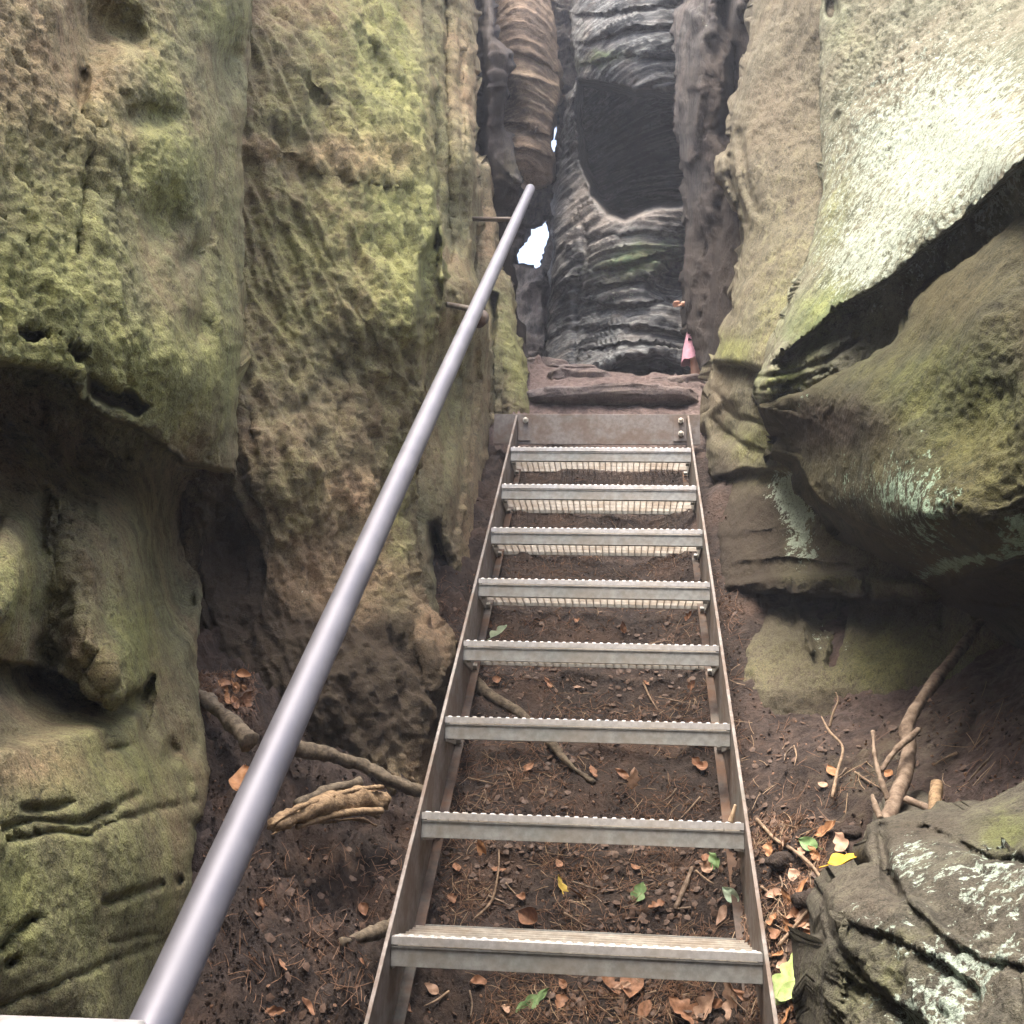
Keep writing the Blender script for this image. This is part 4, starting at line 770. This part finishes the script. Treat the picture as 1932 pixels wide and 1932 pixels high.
gaps = [('below the bottom tread', 1858, 1922), ('between the first and second treads', 1625, 1735), ('between the second and third treads', 1430, 1520), ('between the third and fourth treads', 1285, 1345), ('between the fourth and fifth treads', 1165, 1202)]
cols_ = ['next to the left stringer', 'left of centre', 'at mid width', 'right of centre', 'next to the right stringer']
CN = {'brown': 'brown', 'pale': 'pale tan', 'orange': 'rusty orange'}
def small(lb, x, y, i, cl, gp):
    leaf(lb, x, y, rr.uniform(.024, .050), rr.uniform(.015, .028), cl, rr.uniform(0, 6.3), rr.uniform(-.3, .6), rr.uniform(-.5, .5), rr.choice([0, 0, 2, 3]), rr.uniform(.2, .8), 100+i, group=gp)
n_ = 0
for gi, (gn, ya, yb) in enumerate(gaps):
    for ci, cn in enumerate(cols_):
        for half, (hn, f0, f1) in enumerate((('upper', .0, .42), ('lower', .58, 1.))):
            if (gi > 1 and half) or (gi == 4 and ci in (1, 3)): continue
            y = ya+(yb-ya)*rr.uniform(f0, f1); xl, xr = 968-.2376*(y-783)+28, 1303+.141*(y-783)-28
            x = xl+(xr-xl)*(ci+rr.uniform(.15, .85))/5; cl = rr.choice(['brown', 'brown', 'brown', 'pale']); n_ += 1
            hn_ = (hn+' ') if gi < 2 else ''
            small(f'{hn_}small {CN[cl]} leaf {gn}, {cn}', x, y, n_, cl, 'dry leaves under the stairs')
rows_ = [('level with the second tread', 1570, 1620), ('just above the bottom tread', 1650, 1700), ('level with the bottom tread', 1725, 1770), ('just under the bottom tread', 1800, 1840), ('near the bottom edge', 1875, 1925)]
for rn, ya, yb in rows_:
    for cn, fa, fb_ in (('close to the right stringer', .1, .3), ('between stringer and boulder', .4, .6), ('close to the boulder', .75, .95)):
        for cl in rr.sample(['brown', 'orange', 'pale'], 2):
            y = rr.uniform(ya, yb); xl, xr = 1303+.141*(y-783)+14, 1545; n_ += 1
            small(f'{CN[cl]} litter leaf {cn}, {rn}', xl+(xr-xl)*rr.uniform(fa, fb_), y, n_, cl, 'dry leaves right of the stairs')
for k in range(14): n_ += 1; small('reddish brown leaf in the heap against the foot of the brown wall', rr.uniform(375, 480), rr.uniform(1275, 1345), n_, rr.choice(['brown', 'orange']), 'leaves heaped at the wall foot')
for rn, ya, yb in (('below the split log', 1620, 1660), ('above the short root', 1690, 1730), ('level with the bottom tread', 1780, 1830), ('near the bottom edge', 1860, 1920)):
    for cn, xa, xb in (('nearer the pillar', 430, 540), ('nearer the left stringer', 560, 690)):
        n_ += 1; small(f'brown leaf on the left bank {rn}, {cn}', rr.uniform(xa, xb), rr.uniform(ya, yb), n_, 'brown', 'leaves on the left bank')

def needles(name, label, regions, mat, lmin, lmax, r, seed):
    rr = random.Random(seed); V, F = [], []
    for (x0, x1, y0, y1, n) in regions:
        for _ in range(n):
            x, y = rr.uniform(x0, x1), rr.uniform(y0, y1); p, nv = drop(x, y)
            if p is None or p.y > 3.2: continue
            if float(fbm(np.array([[p.x, p.y, p.z]])*5., 2, 300)[0])+rr.uniform(-.25, .25) < -.02: continue
            a = rr.uniform(0, 6.3); t1 = nv.orthogonal().normalized(); t2 = nv.cross(t1); d = t1*math.cos(a)+t2*math.sin(a)+nv*rr.uniform(-.1, .35); d.normalize()
            sd = d.cross(nv).normalized(); L = rr.uniform(lmin, lmax); bend = rr.uniform(-.25, .25); p = p+nv*rr.uniform(.0, .006); b = len(V)
            for i in range(4):
                t = i/3-.5; c = p+d*(t*L)+sd*(bend*L*(t*t*2))+nv*(.02*L*(1-4*t*t))
                rad = r*(1-.5*abs(t))
                V += [tuple(c+sd*rad), tuple(c+nv*rad), tuple(c-sd*rad)]
            for i in range(3):
                for k in range(3): F.append((b+i*3+k, b+i*3+(k+1) % 3, b+i*3+3+(k+1) % 3, b+i*3+3+k))
    tag(mesh_obj(name, np.array(V), np.array(F), mat, smooth=False), label, 'litter', None, 'stuff')
needles('pine_needles', 'reddish brown pine needles scattered over the soil', [(830, 1400, 1050, 1935, 7000), (1400, 1560, 1540, 1935, 1700), (1400, 1932, 1300, 1560, 260), (370, 480, 1270, 1350, 350), (380, 780, 1600, 1935, 500), (940, 1330, 860, 1100, 300)], M_NEED, .02, .06, .0008, 3)
needles('dry_grass', 'pale dry grass stems and needle clusters in the litter', [(830, 1400, 1250, 1935, 700), (1400, 1560, 1560, 1935, 260), (1400, 1900, 1300, 1560, 70), (1100, 1330, 980, 1260, 60)], M_NEEDP, .03, .075, .0009, 4)
def crumbs(name, label, regions, mat, seed, smin=.003, smax=.012, flat=0):
    rr = random.Random(seed); V, F = [], []
    for (x0, x1, y0, y1, n) in regions:
        for _ in range(n):
            p, nv = drop(rr.uniform(x0, x1), rr.uniform(y0, y1))
            if p is None or p.y > 3.2: continue
            if flat and float(fbm(np.array([[p.x, p.y, p.z]])*4., 2, 310)[0])+rr.uniform(-.3, .3) < .0: continue
            s_ = rr.uniform(smin, smax)**1.; b = len(V)
            t3 = Vector((rr.gauss(0, 1), rr.gauss(0, 1), rr.gauss(0, 1))).normalized(); t3 = (t3+nv*2.2*flat).normalized(); t1 = t3.orthogonal().normalized(); t2 = t3.cross(t1)
            for k in range(5): a = k*1.257+rr.uniform(-.3, .3); V.append(tuple(p+nv*s_*.4+(t1*math.cos(a)+t2*math.sin(a))*s_*rr.uniform(.6, 1)))
            V.append(tuple(p+nv*s_*.4+t3*s_*(.08 if flat else .35))); V.append(tuple(p+nv*s_*.4-t3*s_*(.08 if flat else .35)))
            for k in range(5): F += [(b+k, b+(k+1) % 5, b+5), (b+(k+1) % 5, b+k, b+6)]
    tag(mesh_obj(name, np.array(V), np.array(F), mat, smooth=False), label, 'litter', None, 'stuff')
crumbs('leaf_litter', 'broken brown leaf crumbs mixed in the soil', [(800, 1400, 1050, 1935, 1600), (1400, 1560, 1540, 1935, 900), (1400, 1932, 1300, 1560, 160), (370, 480, 1270, 1350, 500), (380, 780, 1400, 1935, 150)], M_NEED, 8, .002, .006)
crumbs('leaf_flakes', 'torn flakes of dead leaves matted into the soil', [(800, 1400, 1150, 1935, 1900), (1400, 1560, 1540, 1935, 1200), (1400, 1900, 1300, 1560, 250), (380, 780, 1600, 1935, 130), (370, 480, 1270, 1350, 250)], M_LF['dull'], 18, .004, .013, 1)
crumbs('soil_clods', 'dark soil crumbs and clods on the slope', [(800, 1400, 900, 1935, 1800), (1340, 1560, 850, 1935, 500), (1400, 1932, 1300, 1560, 150), (380, 780, 1350, 1935, 1500)], M_SOIL, 9, .002, .007)

def gpts(pl, off=.0):
    out = []
    for q in pl:
        if len(q) == 3: out.append(G(*q)); continue
        p, n = drop(*q); 
        if p is not None: out.append(np.array(p+n*off))
    return out
def stick(name, label, cat, pl, r0_, r1_, mat, off=.01, noise=.004, sub=8, parent=None, group=None, seed=0, base=None):
    P = spline(gpts(pl, off), sub); n = len(P); R = [r0_+(r1_-r0_)*i/(n-1) for i in range(n)]
    loc = base if base is not None else P[0]
    o = tube(name, P if parent is None else P, R, mat, parent, 10, True, noise, loc=loc, seed=seed)
    if parent is None: tag(o, label, cat, group)
    return o
# roots
stick('tree_root', 'thick root running right from the handrail to the left stringer below the wall', 'root', [(520, 1385, 2.62), (560, 1412, 2.66), (620, 1425, 2.72), (680, 1440, 2.78), (730, 1470, 2.80), (800, 1495, 2.84)], .021, .013, M_ROOT, .01, .008, 10, seed=40)
stick('broken_root', 'short broken root stub leaning left of the handrail below the reddish leaf heap', 'root', [(372, 1312, 2.5), (410, 1338, 2.45), (440, 1368, 2.40), (470, 1400, 2.36)], .015, .020, M_ROOT, .01, .008, 10, seed=41)
tr = stick('slanting_root', 'long slanting root crossing the soil under the stairs behind the fourth tread', 'root', [(875, 1275), (925, 1315), (980, 1350), (1035, 1400), (1070, 1440), (1120, 1480)], .022, .006, M_ROOT, .006, .005, 10, seed=42)
sg = empty('split_log', G(600, 1530, 2.45)); tag(sg, 'split piece of dead wood sticking out of the dark bank left of the stairs', 'wood'); sgl = np.array(sg.location)
for i_, (o1, o2, a1_, b1_) in enumerate([(0, 0, .010, .024), (-20, -16, .003, .006), (24, 14, .003, .007), (34, 34, .002, .004)]):
    P = spline([G(x, y+o1*(k/4.)+o2*.4+random.uniform(-3, 3), Y_+o1*.0012+.004*i_)-sgl for k, (x, y, Y_) in enumerate([(512, 1560, 2.32), (560, 1536, 2.40), (620, 1518, 2.50), (680, 1508, 2.60), (728-6*i_, 1512, 2.66)])], 8); n_ = len(P)
    tube('splinter', P, [a1_+(b1_-a1_)*math.sin(2.6*k/(n_-1)) for k in range(n_)], M_SPLIT, sg, 16, True, .011 if i_ == 0 else .003, seed=430+i_, nsc=26)
stick('bark_strip', 'thin strip of split wood lying just below the split log', 'wood', [(560, 1560, 2.40), (640, 1535, 2.50), (720, 1530, 2.60)], .006, .010, M_SPLIT, 0, .004, 9, seed=44)
stick('mossy_stick', 'rough stick above the split log on the dark bank', 'wood', [(560, 1520, 2.55), (620, 1490, 2.64), (680, 1475, 2.70)], .010, .014, M_ROOT, 0, .006, 9, seed=45)
stick('buried_root', 'root emerging from the dark bank next to the left stringer near the second tread', 'root', [(640, 1780, 2.30), (690, 1765, 2.38), (750, 1745, 2.5)], .010, .018, M_ROOT, 0, .006, 9, seed=46)
# forked branch on the right
fb = empty('forked_branch', G(1680, 1530, 2.2)); tag(fb, 'long bare forked branch standing against the soil slope on the right', 'branch')
bl = np.array(fb.location)
def sub(pl, a, b, name, seed, nz=.003): 
    P = spline([G(*q)-bl for q in pl], 10); n = len(P); tube(name, P, [a+(b-a)*i/(n-1) for i in range(n)], M_BRANCH, fb, 12, True, nz, seed=seed)
sub([(1672, 1560, 2.15), (1683, 1520, 2.2), (1705, 1470, 2.28), (1715, 1410, 2.36), (1712, 1370, 2.4), (1745, 1310, 2.48), (1800, 1240, 2.6), (1850, 1175, 2.72)], .0145, .012, 'stem', 50)
sub([(1662, 1455, 2.24), (1690, 1415, 2.28), (1733, 1377, 2.34)], .004, .007, 'twig', 51)
sub([(1676, 1510, 2.2), (1660, 1465, 2.22), (1650, 1420, 2.26), (1647, 1380, 2.3)], .006, .003, 'twig', 52)
sub([(1662, 1545, 2.14), (1652, 1520, 2.16), (1646, 1500, 2.18)], .006, .004, 'twig', 53)
stick('thin_twig', 'pale crooked twig rising from the soil below the layered right wall', 'twig', [(1565, 1372, 2.82), (1572, 1345, 2.82), (1581, 1322, 2.82), (1577, 1306, 2.82)], .004, .002, M_TWIG, 0, .001, 6, seed=60)
stick('thin_branchlet', 'dark thin branching twig on the bare soil right of the stairs', 'twig', [(1570, 1505, 2.6), (1580, 1455, 2.65), (1590, 1410, 2.7), (1565, 1380, 2.75), (1550, 1352, 2.8)], .004, .002, M_TWIG, 0, .001, 6, seed=61)
stick('bent_twig', 'thin bent twig arching from the stringer to the boulder through the litter', 'twig', [(1435, 1552), (1470, 1590), (1500, 1610), (1540, 1640), (1560, 1672)], .0045, .003, M_TWIG, .012, .001, 6, seed=62)
stick('short_twig', 'short curved twig at the left foot of the lichened boulder', 'twig', [(1475, 1790), (1500, 1755), (1530, 1725), (1550, 1710)], .004, .003, M_TWIG, .014, .001, 6, seed=63)
stick('dark_stick', 'dark stick lying on the soil between the first and second treads near the right stringer', 'twig', [(1275, 1720), (1295, 1672), (1308, 1640)], .006, .004, M_BRANCH, .008, .002, 6, seed=64)
stick('slim_twig', 'slim upright twig near the left stringer between the first and second treads', 'twig', [(890, 1745), (925, 1705), (938, 1650), (940, 1610)], .003, .002, M_TWIG, .012, .0008, 6, seed=65)
stick('pale_splinter', 'pale wood splinter standing beside the right stringer at the second tread', 'twig', [(1378, 1552, 2.52), (1383, 1535, 2.52), (1388, 1518, 2.52)], .006, .003, M_NEEDP, 0, .001, 6, seed=66)
stick('mossy_log_piece', 'small upright mossy wood piece behind the lichened boulder', 'wood', [(1762, 1540, 2.1), (1765, 1505, 2.12), (1768, 1478, 2.14)], .012, .010, M_SPLIT, 0, .003, 6, seed=67)
stick('fallen_stick', 'thin stick lying left of the mossy wood piece behind the boulder', 'twig', [(1710, 1508, 2.2), (1740, 1520, 2.16), (1765, 1530, 2.12)], .007, .007, M_BRANCH, 0, .002, 6, seed=68)
rr = random.Random(77)
for i, (wh, xa, xb, ya, yb) in enumerate([('between the first and second treads, on the left', 850, 980, 1640, 1730), ('between the first and second treads, in the middle', 1060, 1180, 1640, 1730), ('between the first and second treads, on the right', 1300, 1380, 1640, 1730), ('between the second and third treads, on the left', 880, 960, 1440, 1510), ('between the second and third treads, on the right', 1220, 1340, 1440, 1510),
        ('between the third and fourth treads, on the right', 1150, 1280, 1290, 1340), ('below the bottom tread, on the left', 800, 950, 1870, 1915), ('below the bottom tread, on the right', 1240, 1400, 1870, 1915), ('in the litter near the thin bent twig', 1440, 1490, 1620, 1680), ('in the litter near the bottom edge by the boulder', 1480, 1525, 1850, 1910),
        ('on the bare soil left of the forked branch', 1560, 1640, 1400, 1480), ('on the bare soil right of the forked branch', 1780, 1900, 1330, 1440), ('on the bare soil beside the third tread', 1440, 1520, 1380, 1440)]):
    for cn_, mt_ in (('thin pale brown', M_TWIG), ('thin dark', M_BRANCH)):
        x, y = rr.uniform(xa, xb), rr.uniform(ya, yb); a = rr.uniform(0, 3.1); l_ = rr.uniform(22, 60)
        stick('twig', f'{cn_} twig {wh}', 'twig', [(x, y), (x+l_*.5*math.cos(a)+rr.uniform(-5, 5), y+l_*.5*math.sin(a)), (x+l_*math.cos(a), y+l_*math.sin(a))], rr.uniform(.0018, .0034), .0012, mt_, .008, .0006, 5, group='loose twigs on the slope', seed=100+i)
def pebble(label, px, py, r, seed):
    bm = bmesh.new(); bmesh.ops.create_icosphere(bm, subdivisions=4, radius=1); V = np.array([v.co[:] for v in bm.verts]); F = np.array([[v.index for v in f.verts] for f in bm.faces]); bm.free()
    V = V*np.array([1.3, 1., .7])*r; V = V*(1+.22*fbm(V/r*1.3+seed, 3, seed))[:, None]; p, n = drop(px, py); p = np.array(p)
    o = mesh_obj('stone', V+p, F, M_LEDGE, loc=p-np.array([0, 0, r*.5])); tag(o, label, 'stone')
pebble('fist sized brown stone touching the left side of the lichened boulder', 1535, 1700, .032, 1)
pebble('pale stone in the litter next to the right stringer', 1478, 1625, .028, 2)
pebble('small stone above the yellow leaf by the boulder', 1608, 1570, .02, 3)

# ------------------------------------------------------------------ person in pink behind the dark buttress
def skin_body(name, joints, edges, mat, parent=None, sub=2, loc=(0, 0, 0)):
    me = bpy.data.meshes.new(name); me.from_pydata([j[0] for j in joints], edges, []); o = bpy.data.objects.new(name, me); COL.objects.link(o)
    o.modifiers.new('skin', 'SKIN'); ss = o.modifiers.new('s', 'SUBSURF'); ss.levels = sub; ss.render_levels = sub
    for i, j in enumerate(joints):
        me.skin_vertices[0].data[i].radius = (j[1], j[2] if len(j) > 2 else j[1]); me.skin_vertices[0].data[i].use_root = (i == 0)
    dg = bpy.context.evaluated_depsgraph_get(); m2 = bpy.data.meshes.new_from_object(o.evaluated_get(dg)); bpy.data.objects.remove(o)
    m2.name = name; m2.polygons.foreach_set('use_smooth', np.ones(len(m2.polygons), bool)); m2.materials.clear(); m2.materials.append(mat)
    r = bpy.data.objects.new(name, m2); COL.objects.link(r); r.location = Vector(loc); r.parent = parent; return r
s = NB('skin'); M_SKIN = s.out((.62, .36, .25), .5, 0, .4); s = NB('pink_cloth'); q_ = s.noise(30, 4, .6); M_PK = s.out(s.mix(q_, (.70, .34, .44), (.80, .46, .56)), .8, 0, .2); s.bump([(q_, .5, .01)])
s = NB('dark_cloth'); M_DK = s.out((.05, .03, .03), .9); s = NB('brown_hair'); M_HAIR = s.out((.12, .06, .03), .6)
ph = G(1334, 684, 6.1); fz = ph[2]-.33       # hem level; feet stand .33 m lower
pr = (ph[0], ph[1], fz)
hw = (G(1279, 574, 6.05)-np.array(pr)); el = (G(1308, 557, 6.05)-np.array(pr))
J = [((0, 0, .50), .075, .065), ((0, 0, .62), .07, .055), ((0, 0, .74), .085, .06), ((0, 0, .81), .05, .045), ((0, .0, .85), .032, .032), ((0, -.01, .90), .055, .06), ((0, -.01, .98), .068, .078), ((0, -.005, 1.045), .045, .05),
     ((.10, 0, .79), .032), ((.15, -.02, .66), .025), ((.14, -.08, .55), .018), ((.135, -.10, .50), .018),
     ((-.09, 0, .79), .032), ((float(el[0]), float(el[1])+.03, float(el[2])-.02), .022), ((float(hw[0])+.035, float(hw[1]), float(hw[2])+.002), .015), ((float(hw[0])+.012, float(hw[1]), float(hw[2])), .020, .014),
     ((.05, 0, .44), .055), ((.055, -.01, .25), .036), ((.055, .01, .06), .024), ((.055, -.06, .025), .022),
     ((-.05, 0, .44), .055), ((-.06, -.03, .25), .036), ((-.075, .03, .07), .024), ((-.08, -.03, .025), .022)]
E_ = [(0, 1), (1, 2), (2, 3), (3, 4), (4, 5), (5, 6), (6, 7), (2, 8), (8, 9), (9, 10), (10, 11), (2, 12), (12, 13), (13, 14), (14, 15), (0, 16), (16, 17), (17, 18), (18, 19), (0, 20), (20, 21), (21, 22), (22, 23)]
body = skin_body('person', J, E_, M_SKIN, loc=pr); tag(body, 'person in a pink top reaching a bare arm out from behind the dark rock', 'person')
hx, hy_, hz_ = [float(v) for v in hw]
for i, (dy, dz, L) in enumerate([(-.010, .012, .030), (-.004, .006, .036), (.003, -.001, .034), (.008, -.008, .027)]):
    skin_body('finger', [((hx+.01, hy_+dy, hz_+dz*.8), .0060), ((hx-L*.5, hy_+dy, hz_+dz), .0055), ((hx-L*.85, hy_+dy, hz_+dz-.008), .0045)], [(0, 1), (1, 2)], M_SKIN, body, 1)
skin_body('thumb', [((hx+.022, hy_-.01, hz_-.006), .0065), ((hx+.010, hy_-.022, hz_-.018), .006), ((hx-.004, hy_-.026, hz_-.024), .005)], [(0, 1), (1, 2)], M_SKIN, body, 1)
V, F = [], []; n = 40; rows = [(.82, .055, .045), (.79, .11, .065), (.74, .115, .075), (.62, .10, .08), (.50, .112, .095), (.42, .128, .108), (.33, .142, .12)]
for i, (z, a, b) in enumerate(rows):
    for k in range(n):
        t = 2*math.pi*k/n; w_ = 1+.05*math.sin(7*t+i)*(i/6); V.append((a*w_*math.cos(t), b*w_*math.sin(t), z+(.012*math.sin(6*t) if i == 6 else 0)))
for i in range(len(rows)-1):
    for k in range(n): k2 = (k+1) % n; F.append((i*n+k, (i+1)*n+k, (i+1)*n+k2, i*n+k2))
mesh_obj('pink_top', np.array(V), F, M_PK, body)
V, F = [], []
for i, (z, a, b) in enumerate([(1.06, .02, .02), (1.05, .055, .06), (1.01, .078, .088), (.95, .080, .088), (.88, .072, .078), (.80, .06, .05)]):
    for k in range(24): t = 2*math.pi*k/24; V.append((a*math.cos(t), .018+b*math.sin(t), z))
for i in range(5):
    for k in range(24): k2 = (k+1) % 24; F.append((i*24+k, (i+1)*24+k, (i+1)*24+k2, i*24+k2))
mesh_obj('hair', np.array(V), F, M_HAIR, body)
for sx in (-1, 1): mesh_obj('shoe', np.array([(sx*.06+x*.03, -.03+y*.07, .02+z*.022) for x in (-1, 1) for y in (-1, 1) for z in (-1, 1)]), [(0, 1, 3, 2), (4, 6, 7, 5), (0, 4, 5, 1), (2, 3, 7, 6), (0, 2, 6, 4), (1, 5, 7, 3)], M_DK, body)
skin_body('hem_shade_shorts', [((0, 0, .46), .085, .075), ((.05, 0, .40), .062), ((.055, -.01, .30), .052), ((-.05, 0, .40), .062), ((-.058, -.02, .30), .052)], [(0, 1), (1, 2), (0, 3), (3, 4)], M_DK, body)  # dark shorts added to paint the shade on the legs below the hem



# thin haze volume added to lift the shadows and veil the far rocks
bm = bmesh.new(); box(bm, -1000, 1000, -1000, 1000, -6, 14)
me = bpy.data.meshes.new('haze'); bm.to_mesh(me); bm.free(); hz_o = bpy.data.objects.new('haze', me); COL.objects.link(hz_o); tag(hz_o, None, None, None, 'stuff')
hm = bpy.data.materials.new('haze_air'); hm.use_nodes = True; ht = hm.node_tree; ht.nodes.clear(); ho = ht.nodes.new('ShaderNodeOutputMaterial'); hv = ht.nodes.new('ShaderNodeVolumePrincipled')
hv.inputs['Color'].default_value = (.80, .86, 1., 1); hv.inputs['Density'].default_value = .006; hv.inputs['Anisotropy'].default_value = .2; ht.links.new(hv.outputs[0], ho.inputs['Volume']); me.materials.append(hm)
